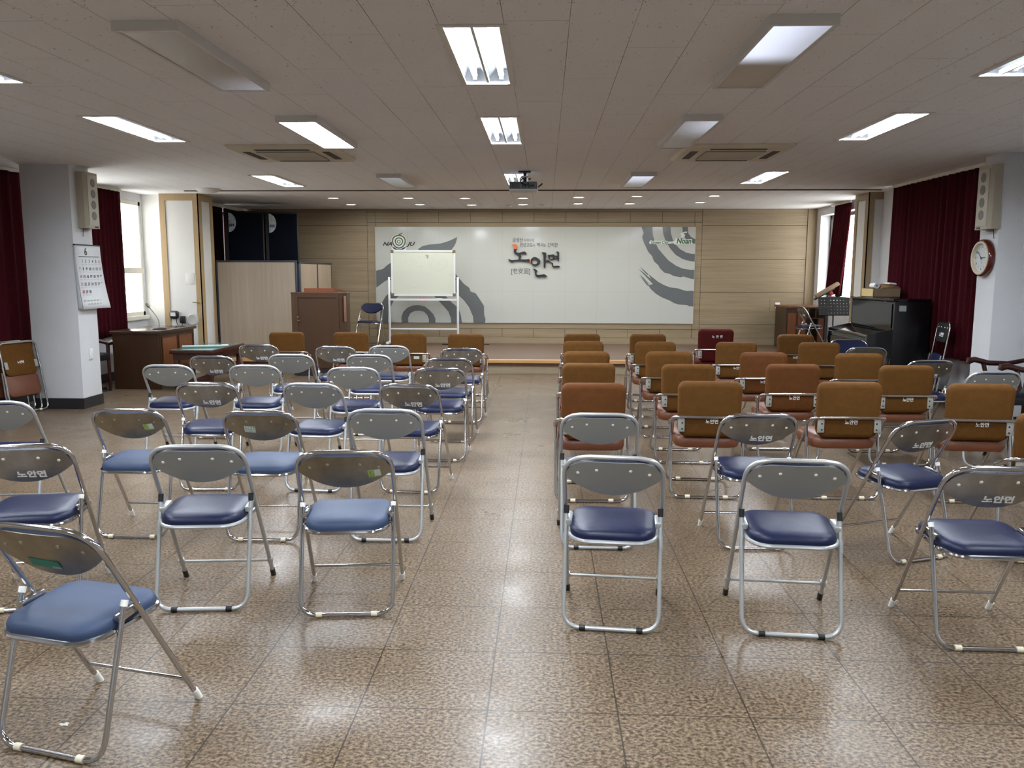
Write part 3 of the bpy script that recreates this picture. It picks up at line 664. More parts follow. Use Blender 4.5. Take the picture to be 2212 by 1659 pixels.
sign([(1675, 640), (1730, 632), (1770, 660), (1765, 760), (1768, 890), (1750, 942), (1725, 900), (1715, 845), (1615, 850), (1620, 825), (1715, 822), (1715, 782), (1625, 785), (1625, 755), (1715, 755), (1715, 680)], 'sign_black')
sign([(1530, 950), (1560, 955), (1595, 985), (1590, 1060), (1640, 1060), (1740, 1045), (1785, 1065), (1795, 1095), (1720, 1098), (1590, 1105), (1560, 1070), (1555, 1010)], 'sign_black')
sign([(1460, 880), (1500, 875), (1512, 905), (1480, 905)], 'sign_orange')
def mtext(body, cpx, size, conv, m, off=0.0, shear=0.0, sx=1.0, name='printed_text', d=.0016, space=1.0):
    (x, y), = conv([cpx])
    MB().text(body, size, mz(d) @ Matrix.Translation((x, y, 0)), .0004, off, 'CENTER', shear, sx, space).obj(name, M[m], mu, smooth=False)
mtext('금성산', (542, 305), .088, c5, 'print_grey', .001, sx=.80)
mtext('자락아래', (876, 312), .062, c5, 'print_grey', sx=.80)
mtext('천년고도', (795, 450), .080, c5, 'print_grey', .001, sx=.80); mtext('의', (1020, 462), .052, c5, 'print_grey')
mtext('역사', (1205, 447), .080, c5, 'print_grey', .001, sx=.86); mtext('를', (1340, 462), .052, c5, 'print_grey', sx=.9)
mtext('간직한', (1575, 450), .080, c5, 'print_grey', .001, sx=.86)
mtext('[', (365, 1225), .115, c5, 'print_grey'); mtext('老安面', (630, 1225), .110, c5, 'print_grey', sx=.92); mtext(']', (895, 1225), .115, c5, 'print_grey')
# town logo: fruit of rings with a leaf between letters
def disc(cpx, conv, r, r2, m, name, d, wob=0.0, ph=0.0):
    (x, y), = conv([cpx]); n = 36
    def ring(R): return [(x + R * (1 + wob * sin(3 * a + ph)) * cos(a), y + R * .98 * (1 + wob * sin(3 * a + ph)) * sin(a)) for a in [2 * pi * k / n for k in range(n)]]
    mb = MB()
    if r2: mb.ring_prism(ring(r), ring(r2), .0005, mz(d))
    else: mb.prism(ring(r), .0005, mz(d))
    mb.obj(name, M[m], mu, smooth=False)
disc((375, 345), c7, .135, None, 'logo_white', 'logo_halo', .0010)
q = [(275, 325), (300, 362), (330, 375), (420, 375), (455, 360), (478, 325), (450, 342), (410, 352), (375, 354), (330, 348), (300, 340)]
MB().prism(c7(q), .0005, mz(.0016)).obj('logo_band', M['logo_navy'], mu, smooth=False)
disc((375, 262), c7, .138, None, 'logo_white', 'logo_halo', .0018, .03)
disc((375, 262), c7, .127, .104, 'logo_brown', 'logo_ring', .0024, .03)
disc((376, 262), c7, .077, .056, 'logo_green', 'logo_ring', .0024, .03, .5)
disc((374, 263), c7, .034, .021, 'logo_brown', 'logo_ring', .0024)
MB().prism(c7([(362, 182), (375, 160), (395, 152), (428, 142), (415, 162), (392, 172), (375, 186)]), .0005, mz(.0026)).obj('logo_leaf', M['logo_leaf'], mu, smooth=False)
mtext('NA', (214, 297), .092, c7, 'ink', .0035, .35, 1.3, 'logo_letter', .0022); mtext('JU', (537, 297), .092, c7, 'ink', .0035, .35, 1.3, 'logo_letter', .0022)
def halo(q): MB().prism(c6(q), .0005, mz(.0016)).obj('text_halo', M['logo_white'], mu, smooth=False)
halo([(258, 335), (275, 305), (440, 312), (455, 298), (548, 322), (620, 312), (630, 275), (690, 270), (700, 295), (860, 282), (866, 352), (620, 362), (600, 342), (545, 350), (470, 358), (270, 354)])
mtext('Green City', (405, 332), .074, c6, 'logo_green', .0018, .25, .92, d=.0024); mtext('–', (580, 330), .07, c6, 'print_grey', 0, 0, .8, d=.0024); mtext('Noan', (746, 315), .135, c6, 'logo_green', .004, .2, .86, d=.0024)
for q in ([(700, 262), (712, 240), (740, 232), (765, 215), (760, 240), (735, 265)], [(725, 190), (760, 178), (793, 180), (785, 198), (745, 198)], [(700, 200), (725, 192), (750, 205), (745, 232), (715, 238), (698, 222)]):
    MB().prism(c6(q), .0006, mz(.0026)).obj('logo_bird', M['logo_white'], mu, smooth=False)

# ---------------------------------------------------------------- whiteboard on the stage
wy = 14.62
wb = empty('whiteboard', (-2.14, wy, STG)); tag(wb, 'white mobile whiteboard on a white frame, standing before the mural', 'whiteboard')
def lz(z): return z - STG
X0, X1, Z0, Z1 = -.565, .565, lz(1.09), lz(1.885)
b = MB().box(X0 + .02, X1 - .02, -.008, .008, Z0 + .02, Z1 - .02).obj('writing_surface', M['board_white'], wb, smooth=False)
mb = MB(); f = .03
for a, c, d, e in ((X0, X1, Z0, Z0 + f), (X0, X1, Z1 - f, Z1), (X0, X0 + f, Z0 + f, Z1 - f), (X1 - f, X1, Z0 + f, Z1 - f)): mb.box(a, c, -.014, .014, d, e)
mb.obj('frame', M['alu'], wb, smooth=False)
for x in (X0, X1 - .045):
    for z in (Z0, Z1 - .045): MB().box(x - .004, x + .049, -.018, .018, z - .004, z + .049, .008).obj('corner_cap', M['cornercap'], wb)
for s in (-1, 1):
    p = MB().box(s * .605 - .018, s * .605 + .018, -.015, .015, .06, lz(1.42), .004).obj('post', M['alu'], wb)
    MB().cyl((s * .59, 0, lz(1.38)), (s * .56, 0, lz(1.38)), .012).obj('pivot', M['stand_black'], p)
    ft = MB().box(s * .605 - .022, s * .605 + .022, -.28, .28, .045, .085, .006).obj('foot', M['alu'], wb)
    for yy in (-.26, .26): MB().cyl((s * .605 - .012, yy, .024), (s * .605 + .012, yy, .024), .024).obj('caster', M['black_plastic'], ft)
MB().box(-.587, .587, -.012, .012, lz(.50), lz(.525)).obj('lower_bar', M['alu'], wb, smooth=False)
MB().box(-.587, .587, -.05, .03, lz(1.02), lz(1.03)).box(-.587, .587, -.055, -.05, lz(1.01), lz(1.045)).obj('tray', M['alu'], wb, smooth=False)
mb = MB()
for r in (.165, .125, .085, .05, .022):  # faint concentric rings as thin grey outlines
    mb.ring_prism([((r + .0015) * cos(a) * (1 + .05 * sin(2 * a)), (r + .0015) * .86 * sin(a)) for a in [k * pi / 16 for k in range(32)]], [((r - .0015) * cos(a) * (1 + .05 * sin(2 * a)), (r - .0015) * .86 * sin(a)) for a in [k * pi / 16 for k in range(32)]], .0006, frame_xf((.27, -.0081, lz(1.665)), (1, 0, 0), (0, 0, 1)))
rd = random.Random(3)
for (x, z, n) in ((-.33, 1.66, 2), (-.2, 1.69, 3), (-.12, 1.665, 1), (-.1, 1.6, 5), (-.05, 1.6, 3), (-.1, 1.78, 4), (0, 1.765, 3), (-.2, 1.23, 5), (.46, 1.46, 4), (-.25, 1.62, 2), (.0, 1.5, 1)):
    for k in range(n):
        xx = x + k * .018; mb.prism([(0, 0), (rd.uniform(.008, .016), rd.uniform(-.006, .006)), (rd.uniform(.004, .012), rd.uniform(.006, .014))], .0006, frame_xf((xx, -.0081, lz(z)), (1, 0, 0), (0, 0, 1)))
mb.obj('faint_marks', M['board_mark'], b, smooth=False)
mb = MB()
for q in ([(-.02, .02), (.03, .02), (.03, .028), (-.02, .028)], [(.0, .005), (.03, .003), (.03, .01), (0, .012)], [(.022, -.03), (.03, -.03), (.03, .022), (.022, .022)], [(-.0, -.015), (.022, -.018), (.022, -.011), (.0, -.008)], [(.005, -.03), (.022, -.03), (.02, -.024), (.005, -.024)]): mb.prism(q, .0006, frame_xf((.06, -.0081, lz(1.775)), (1, 0, 0), (0, 0, 1)))
mb.obj('blue_mark', M['blue_ink'], b, smooth=False)
er = MB().box(-.055, .055, -.02, .02, 0, .022, .005).obj('board_eraser', M['white_plastic']); er.location = (-1.86, wy - .025, 1.0305); tag(er, 'white eraser on the whiteboard tray, right of the red one', 'eraser')
er = empty('board_eraser', (-2.16, wy - .025, 1.0305)); tag(er, 'red eraser with a white label on the whiteboard tray', 'eraser')
MB().box(-.055, .055, -.02, .02, 0, .022, .005).obj('body', M['eraser_red'], er); MB().box(-.018, .018, -.0206, -.02, .004, .018).obj('label_strip', M['paper'], er, smooth=False)
for x, c, lb in ((-1.72, 'ink', 'black-capped marker pen'), (-1.645, 'eraser_red', 'red-capped marker pen')):
    r_ = empty('marker_pen', (x, wy - .02, 1.038)); tag(r_, lb + ' at the right end of the whiteboard tray', 'marker')
    MB().cyl((-.035, 0, 0), (.03, 0, 0), .0075).obj('barrel', M['paper'], r_); MB().cyl((.012, 0, 0), (.037, 0, 0), .0085).obj('cap', M[c], r_)
mb = MB(); mb.tube(fillet([(-1.85, 14.9, STG + .008), (-1.5, 14.8, STG + .008), (-1.25, 14.95, STG + .008), (-1.0, 14.93, STG + .008)], .2), .008)
mb.box(-1.42, -1.28, 14.80, 14.86, STG, STG + .035, .006)
tag(mb.obj('extension_cable', M['black_plastic']), 'black power cord with a plug block on the stage floor by the whiteboard', 'cord')

# ---------------------------------------------------------------- lectern, partitions, loudspeakers
lc = empty('lectern', (-3.25, 12.0, 0)); tag(lc, 'tall brown wooden lectern with orange reading top, before the stage', 'lectern')
# plan: front panel, chamfered left and right flanks
FL = [(-.36, -.1), (.285, -.1), (.36, .06), (.36, .25), (-.46, .25), (-.46, .06)]
MB().prism([(x * .985, y * .985) for x, y in FL], .1).obj('plinth', M['black_base'], lc, smooth=False)
MB().prism(FL, 1.09, Matrix.Translation((0, 0, .1))).obj('body', M['lectern'], lc, smooth=False)
fr = MB()
fr.box(-.355, .28, -.112, -.1, .12, .17); fr.box(-.355, .28, -.112, -.1, 1.14, 1.185); fr.box(-.355, -.315, -.112, -.1, .17, 1.14); fr.box(.24, .28, -.112, -.1, .17, 1.14)
fr.obj('front_frame', M['lectern'], lc, smooth=False)
MB().pad(lambda i: [(x * (1 + .02 - i), y * (1 + .02 - i)) for x, y in FL], [(0, 1.19), (0, 1.205), (.01, 1.21)]).obj('top', M['lectern'], lc, smooth=False)
mb = MB(); mb.rings([[(-.24, -.03, z0), (.2, -.03, z0), (.30, .24, z1), (-.24, .24, z1)] for z0, z1 in ((1.21, 1.21), (1.272, 1.235))]); mb.obj('reading_top', M['lectern_top'], lc, smooth=False)
MB().cyl((-.318, -.118, .86), (-.318, -.112, .86), .012).box(-.322, -.29, -.12, -.112, .805, .815).obj('lock', M['brass'], lc)
MB().box(.0, .022, -.02, .02, -.37, .0, .006, Matrix.Translation((.337, .0, 1.16)) @ Matrix.Rotation(-.42, 4, 'Z')).obj('document_holder', M['clear'], lc)
def partition(name, length, h, label, loc, rz, seams):
    r = empty(name, loc, rz); tag(r, label, 'partition')
    n = len(seams) + 1; ed = [0] + seams + [length]
    mb = MB(); mb.box(0, length, -.022, .022, h - .03, h, .004); mb.box(0, length, -.022, .022, 0, .06)
    for x in ed: mb.box(x - (.03 if x else 0), x + (.03 if x < length else 0), -.024, .024, 0, h, .003)
    mb.obj('frame', M['partition_frame'], r)
    for a, b in zip(ed, ed[1:]):
        pa, pb = a + (.022 if a else .028), b - .022
        MB().box(pa, pb, -.018, .018, .06, h - .03).obj('panel', M['partition'], r, smooth=False)
partition('office_partition', 1.26, 1.47, 'large pale wood office partition with dark frame, facing the chairs', (-5.075, 12.75, STG), 0, [])
partition('office_partition', 1.9, 1.45, 'two-panel pale wood partition running back beside the lectern', (-3.80, 12.79, STG), radians(90), [.98])
def pa_speaker(x0, x1, y, z0, z1, label):
    r = empty('loudspeaker', ((x0 + x1) / 2, y, z0)); tag(r, label, 'loudspeaker', 'tall black loudspeakers')
    w, h = (x1 - x0) / 2, z1 - z0; r.rotation_euler.z = radians(16)
    MB().box(-w, w, 0, .45, 0, h, .008).obj('cabinet', M['speaker_black'], r)
    g = MB().box(-w + .05, w - .02, -.018, .002, .04, h - .03, .008).obj('grille_cloth', M['speaker_cloth'], r)
    pts = [(0, 0)] + [(.115 * sin(a), -.155 + .155 * cos(a)) for a in [k * pi / 14 for k in range(15)]]
    MB().prism(pts[1:], .0012, frame_xf((-w + .06, -.0185, h - .035), (1, 0, 0), (0, 0, 1))).obj('sticker', M['sticker_grey'], g, smooth=False)
    mb = MB()
    for k in range(3): mb.box(-w + .068 + k * .028, -w + .09 + k * .028, -.0215, -.0195, h - .26 + .004 * k, h - .21)
    mb.obj('print_block', M['logo_navy'], g, smooth=False)
    MB().box(-w + .1, w - .1, .1, .35, -.0, .0).bm.free()
pa_speaker(-5.225, -4.615, 13.62, STG, 2.49, 'tall black loudspeaker behind the partition, nearest the dark curtain')
pa_speaker(-4.618, -4.093, 13.785, STG, 2.485, 'tall black loudspeaker behind the partition, nearest the mural')

# ---------------------------------------------------------------- left corner: desk, table, microphone, wall bits
dk = empty('desk', (-5.23, 10.95, 0)); tag(dk, 'dark walnut desk with red-brown inset panels, carrying the microphone', 'desk')
MB().box(-.335, .325, -.56, .57, .715, .752, .004).obj('desktop', M['desk_wood_x'], dk)
MB().box(-.31, .29, -.535, -.5, 0, .715).obj('end_panel', M['desk_wood'], dk, smooth=False); MB().box(-.31, .29, .515, .55, 0, .715).obj('end_panel', M['desk_wood'], dk, smooth=False)
fp = MB().box(.27, .295, -.5, .515, .06, .715).obj('front_panel', M['desk_wood'], dk, smooth=False)
for a, b in ((-.44, -.02), (.05, .47)):
    MB().box(.293, .299, a, b, .2, .66).obj('inset_panel', M['inset'], fp, smooth=False)
    mb = MB()
    for q in ((a - .02, b + .02, .66, .68), (a - .02, b + .02, .18, .2), (a - .02, a, .2, .66), (b, b + .02, .2, .66)): mb.box(.293, .306, *q)
    mb.obj('moulding', M['desk_wood'], fp, smooth=False)
mc = empty('microphone', (-5.07, 10.74, .7525)); tag(mc, 'gooseneck desk microphone standing on the walnut desk', 'microphone')
MB().lathe([(.085, 0), (.085, .012), (.07, .02), (.02, .024), (.001, .024)], 24).obj('base', M['stand_black'], mc)
MB().tube(fillet([(0, 0, .02), (0, 0, .12), (-.05, .0, .2), (-.12, 0, .285)], .12), .006).obj('gooseneck', M['mic_metal'], mc)
MB().lathe([(.008, -.02), (.016, -.01), (.019, .02), (.016, .045), (.001, .055)], 14, Matrix.Translation((-.13, 0, .3)) @ Matrix.Rotation(-.7, 4, 'Y')).obj('head', M['mic_metal'], mc)
tb = empty('low_table', (-4.46, 10.87, 0)); tag(tb, 'low mahogany table with a green glass top beside the desk', 'table')
MB().box(-.30, .26, -.56, .57, .47, .515, .006).obj('tabletop', M['table_wood'], tb); MB().box(-.285, .245, -.545, .555, .515, .521).obj('glass_sheet', M['green_glass'], tb, smooth=False)
MB().box(-.27, .23, -.52, -.5, .39, .47).box(-.27, .23, .5, .52, .39, .47).box(-.27, -.25, -.5, .5, .39, .47).box(.21, .23, -.5, .5, .39, .47).obj('apron', M['table_wood'], tb, smooth=False)
for sx in (-.24, .2):
    for sy in (-.49, .5): MB().box(sx - .03, sx + .03, sy - .03, sy + .03, 0, .39, .006).obj('leg', M['table_wood'], tb)
MB().box(-.24, .2, -.5, -.48, .1, .15).box(-.24, .2, .48, .5, .1, .15).box(-.03, -.01, -.48, .48, .1, .15).obj('stretcher', M['table_wood'], tb, smooth=False)
pr = MB().tube([(-.25, -.07, .0), (.21, .09, 0)], .017, 14).obj('paper_roll', M['teal_paper']); pr.location = (-4.46, 10.66, .5385); tag(pr, 'long pale teal paper roll lying on the green glass table', 'paper roll')
pr = MB().tube([(-.03, 0, 0), (.05, .02, 0)], .014, 14).obj('paper_roll', M['paper']); pr.location = (-4.255, 10.84, .5355); tag(pr, 'short white paper roll at the end of the teal roll', 'paper roll')
ac = empty('wooden_armchair', (-5.72, 10.06, 0), radians(-90)); tag(ac, 'dark wooden armchair mostly hidden between the pillar and the walnut desk', 'chair')
MB().pad(rrect(.46, .44, .05), [(.01, .40), (0, .42), (0, .47), (.03, .49)]).obj('seat', M['dark_leather'], ac)
for sx in (-.22, .22):
    for sy in (-.19, .19): MB().tube([(sx, sy, 0), (sx, sy, .62 if sy > 0 else .9)], [.018, .024], 8).obj('leg', M['rosewood'], ac)
    MB().tube([(sx, -.22, .63), (sx, .1, .63), (sx, .2, .60), (sx, .27, .62)], [.02, .022, .022, .03], 10).obj('armrest', M['rosewood'], ac)
MB().box(-.2, .2, -.22, -.17, .55, .92, .01).obj('backrest', M['dark_leather'], ac)
ps = MB().box(-5.86, -5.6, 10.24, 10.33, .0, .05, .006); ps.tube(fillet([(-5.62, 10.3, .02), (-5.5, 10.22, .01), (-5.6, 10.12, .01), (-5.8, 10.1, .01)], .08), .007)
tag(ps.obj('power_strip', M['black_plastic']), 'black power strip and cable on the floor behind the pillar', 'power strip')
yw = 12.186
wp = empty('wall_adapter_box', (-5.51, yw + .014, .87)); tag(wp, 'black rounded box with a white label on the wall above the desk', 'wall box')
MB().pad(rrect(.13, .115, .035), [(.01, 0), (0, .01), (0, .04), (.015, .055)], frame_xf((0, 0, 0), (1, 0, 0), (0, 0, 1))).obj('housing', M['black_plastic'], wp)
MB().box(-.045, .03, -.058, -.0545, -.02, .035).obj('label_plate', M['paper'], wp, smooth=False)
ad = empty('plug_adapter', (-5.385, yw + .014, .79)); tag(ad, 'black plug adapter with a dangling lead below the wall box', 'adapter')
MB().box(-.035, .035, -.06, 0, -.045, .06, .006).obj('body', M['black_plastic'], ad); MB().tube(fillet([(0, -.05, -.04), (.0, -.055, -.09), (-.08, -.04, -.08), (-.1, -.03, .02), (-.06, -.03, .08)], .05), .005).obj('lead', M['black_plastic'], ad)
mb = MB()
for k in range(4): mb.tube([(.085 * cos(a) * (1 - .08 * k) , -.015 - .012 * k, .085 * sin(a) * (1 - .05 * k)) for a in [i * pi / 14 for i in range(28)]], .0045, 6, closed=True)
mb.tube(fillet([(-.06, -.02, -.05), (-.085, -.02, -.09), (-.095, -.02, -.05)], .02), .0045, 6)
cc = mb.obj('coiled_cable', M['cable_white']); cc.location = (-5.235, yw + .012, .80); tag(cc, 'loosely coiled white cable hanging on the wall beside the adapter', 'cable')
cp = MB().box(-.07, .07, -.006, 0, -.085, .085, .004).obj('blank_cover_plate', M['plaster_warm']); cp.location = (-5.26, 12.2, 1.40); tag(cp, 'blank white cover plate on the panelled wall above the adapter', 'cover plate')
dh = MB().tube(fillet([(0, 0, 0), (0, -.045, 0), (-.09, -.045, .008)], .015), .007).lathe([(.022, 0), (.022, -.008), (.001, -.008)], 14, Matrix.Rotation(-pi / 2, 4, 'X')).obj('lever_handle', M['brass']); dh.location = (-5.12, 12.186, 1.05); tag(dh, 'small lever handle on the beige wooden trim of the column', 'handle')

# calendar on the left pillar: faces +x
cl = empty('wall_calendar', (-5.079, 9.11, 1.45)); tag(cl, 'paper wall calendar with large date numerals hung on the left pillar', 'calendar')
CF = frame_xf((0.0, 0, 0), (0, 1, 0), (0, 0, 1))         # local x -> +y, local y -> +z, z -> +x
def sheet(dz, curl, m, name, w=.255):
    rows = []
    for k in range(13):
        t = k / 12; z = .335 - .69 * t; bow = curl * t * t
        rows.append([CF @ Vector((-w + .012 * t, z, dz + bow)), CF @ Vector((-w * .3, z, dz + bow * .9)), CF @ Vector((w * .4, z, dz + bow)), CF @ Vector((w + .03 * t, z - .0 * t, dz + bow * 1.4))])
    mb = MB(); mb.rings(rows, cap=False, loop=False); o = mb.obj(name, M[m], cl); md = o.modifiers.new('t', 'SOLIDIFY'); md.thickness = .0015
    return o
for k in range(3): sheet(.004 + .004 * k, .012 + .01 * k, 'paper', 'back_sheet')
top = sheet(.018, .05, 'paper', 'month_sheet')
MB().box(.002, .022, -.258, .258, .335, .35).obj('binding_bar', M['stand_black'], cl, smooth=False)
def cz(z): t = (.335 - z) / .69; return .0215 + .05 * t * t
def ctext(body, x, z, size, m, off=0.0): return MB().text(body, size, CF @ Matrix.Translation((x, z, cz(z) + .001)), .0003, off)
mb6 = ctext('6', -.05, .268, .115, 'ink', .001); mb6.obj('month_numeral', M['ink'], top, smooth=False)
MB().box(-.0, .0, 0, 0, 0, 0).bm.free()
mb = MB()
for a, b, in ((-.20, .21),): mb.prism([(a, .212), (b, .212), (b, .22), (a, .22)], .0006, CF @ Matrix.Translation((0, 0, cz(.216) + .001)))
mb.obj('header_bar', M['print_grey'], top, smooth=False)
black, red, blue, grey = [], [], [], []
for d in range(1, 31):
    c = d % 7; r = (d + 0) // 7; x = -.20 + c * .068 + .012 * (r / 4); z = .165 - r * .083
    (red if c == 0 or d == 6 else blue if c == 6 else black).append((d, x, z))
for lst, m in ((black, 'ink'), (red, 'red_ink'), (blue, 'blue_ink')):
    mb = MB()
    for d, x, z in lst: mb.text(str(d), .047, CF @ Matrix.Translation((x, z, cz(z) + .0012)), .0003, .0006)
    mb.obj('date_numerals', M[m], top, smooth=False)
mb = MB()
for d in range(1, 31):
    c = d % 7; r = d // 7; mb.prism([(-.02, -.002), (.02, -.002), (.02, .002), (-.02, .002)], .0004, CF @ Matrix.Translation((-.20 + c * .068 + .003 * r, .165 - r * .083 - .032, cz(.13 - r * .083) + .0012)))
for k in range(7): mb.prism([(-.022, -.006), (.022, -.006), (.022, .006), (-.022, .006)], .0004, CF @ Matrix.Translation((-.19 + k * .066, -.262, cz(-.262) + .0012)))
for k in range(6): mb.prism([(-.012, -.008), (.012, -.008), (.012, .008), (-.012, .008)], .0004, CF @ Matrix.Translation((-.12 + k * .06, -.30, cz(-.30) + .0014)))
mb.obj('small_print', M['board_mark'], top, smooth=False)

def column_speaker(loc, s, label):
    r = empty('wall_speaker', loc); tag(r, label, 'wall speaker', 'ivory column wall speakers')
    w, d, h = .125, .105, .60
    MB().prism([(0, -w), (s * d * .75, -w), (s * d, -w + .03), (s * d, w), (0, w)], h).obj('case', M['col_speaker'], r, smooth=False)
    f = MB().box(min(s * d, s * (d + .006)), max(s * d, s * (d + .006)), -w + .04, w - .01, .03, h - .03, .003).obj('front_plate', M['col_front'], r)
    for k in range(4):
        R = frame_xf((s * (d + .006), .015, h - .11 - k * .118), (0, s, 0), (0, 0, 1)); MB().lathe([(.046, 0), (.046, .003), (.04, .004), (.001, .002)], 24, R).obj('driver', M['col_cone'], f)
    MB().box(min(s * d, s * (d + .009)), max(s * d, s * (d + .009)), .03, .09, .008, .022).obj('name_plate', M['speaker_black'], r, smooth=False)
    MB().box(-.0 if s > 0 else -.05, .05 if s > 0 else 0, -.02, .02, -.02, 0).obj('bracket', M['bracket'], r, smooth=False)
    MB().tube([(s * .02, -.06, -.0), (s * .012, -.06, -.09)], .003, 6).obj('wire', M['ac_dark'], r)
column_speaker((-5.079, 9.11, 1.975), 1, 'ivory four-driver wall speaker on the left pillar, above the calendar')
column_speaker((4.299, 8.31, 1.925), -1, 'ivory four-driver wall speaker on the right pillar, above the clock')
ck = empty('wall_clock', (4.299, 8.39, 1.655)); tag(ck, 'round wall clock with red-brown rim on the right pillar', 'clock')
KF = frame_xf((0, 0, 0), (0, -1, 0), (0, 0, 1))          # faces -x
MB().lathe([(.165, 0), (.182, .01), (.182, .04), (.168, .058), (.150, .06), (.150, .03)], 48, KF).obj('rim', M['clock_rim'], ck)
MB().lathe([(.163, .05), (.160, .066), (.142, .066), (.134, .045), (.13, .04)], 48, KF).obj('bezel', M['clock_cream'], ck)
fc = MB().lathe([(.15, .02), (.138, .04), (.001, .0402)], 40, KF).obj('dial', M['clock_face'], ck)
mb = MB()
for k in range(1, 13):
    a = pi / 2 - k * pi / 6; mb.text(str(k), .034, KF @ Matrix.Translation((.108 * cos(a), .108 * sin(a), .041)), .0003, .0004)
mb.obj('numerals', M['ink'], fc, smooth=False)
mb = MB(); mb.ring_prism([(.078 * cos(a), .078 * sin(a)) for a in [k * pi / 20 for k in range(40)]], [(.076 * cos(a), .076 * sin(a)) for a in [k * pi / 20 for k in range(40)]], .0004, KF @ Matrix.Translation((0, 0, .041))); mb.obj('dial_ring', M['board_mark'], fc, smooth=False)
def hand(deg, L, w, name, z):
    a = pi / 2 - radians(deg); MB().prism([(-.02, -w), (L, -w * .5), (L, w * .5), (-.02, w)], .0015, KF @ Matrix.Translation((0, 0, z)) @ Matrix.Rotation(a, 4, 'Z')).obj(name, M['speaker_black'], ck, smooth=False)
hand(86, .07, .005, 'hour_hand', .043); hand(312, .108, .004, 'minute_hand', .046); hand(160, .06, .0012, 'second_hand', .049)
def outlet(loc, ex, label, w=.075, h=.12, two=True):
    r = empty('wall_outlet', loc); tag(r, label, 'outlet', 'white wall outlets'); F = frame_xf((0, 0, 0), ex, (0, 0, 1))
    MB().pad(rrect(w, h, .008), [(0, 0), (0, .008), (.004, .011)], F).obj('plate', M['socket'], r)
    for z in ((-.026, .026) if two else (0,)):
        s = MB().lathe([(.019, .011), (.019, .013), (.015, .006), (.001, .005)], 20, F @ Matrix.Translation((0, z, 0))).obj('socket', M['socket'], r)
        MB().cyl(F @ Vector((-.008, z, .0065)), F @ Vector((-.008, z, .0055)), .003, 8).cyl(F @ Vector((.008, z, .0065)), F @ Vector((.008, z, .0055)), .003, 8).obj('pin_holes', M['ac_dark'], s, smooth=False)
outlet((-5.08, 9.07, .59), (0, 1, 0), 'white double outlet low on the left pillar, below the calendar')
outlet((XR, 9.15, .55), (0, -1, 0), 'white double outlet on the right wall below the curtain, beside the rosewood armchair')
outlet((4.19, YW, .915), (1, 0, 0), 'white outlet on the oak back wall beside the stage desk', .085, .12, False)
fr = MB(); fr.box(4.06, 4.115, YW - .006, YW, .82, 1.03); fr.box(4.06, 4.30, YW - .005, YW, .82, .838); tag(fr.obj('outlet_backplate', M['wall_wood_v'], smooth=False), 'small wooden backing strip around the outlet on the back wall', 'backing strip')
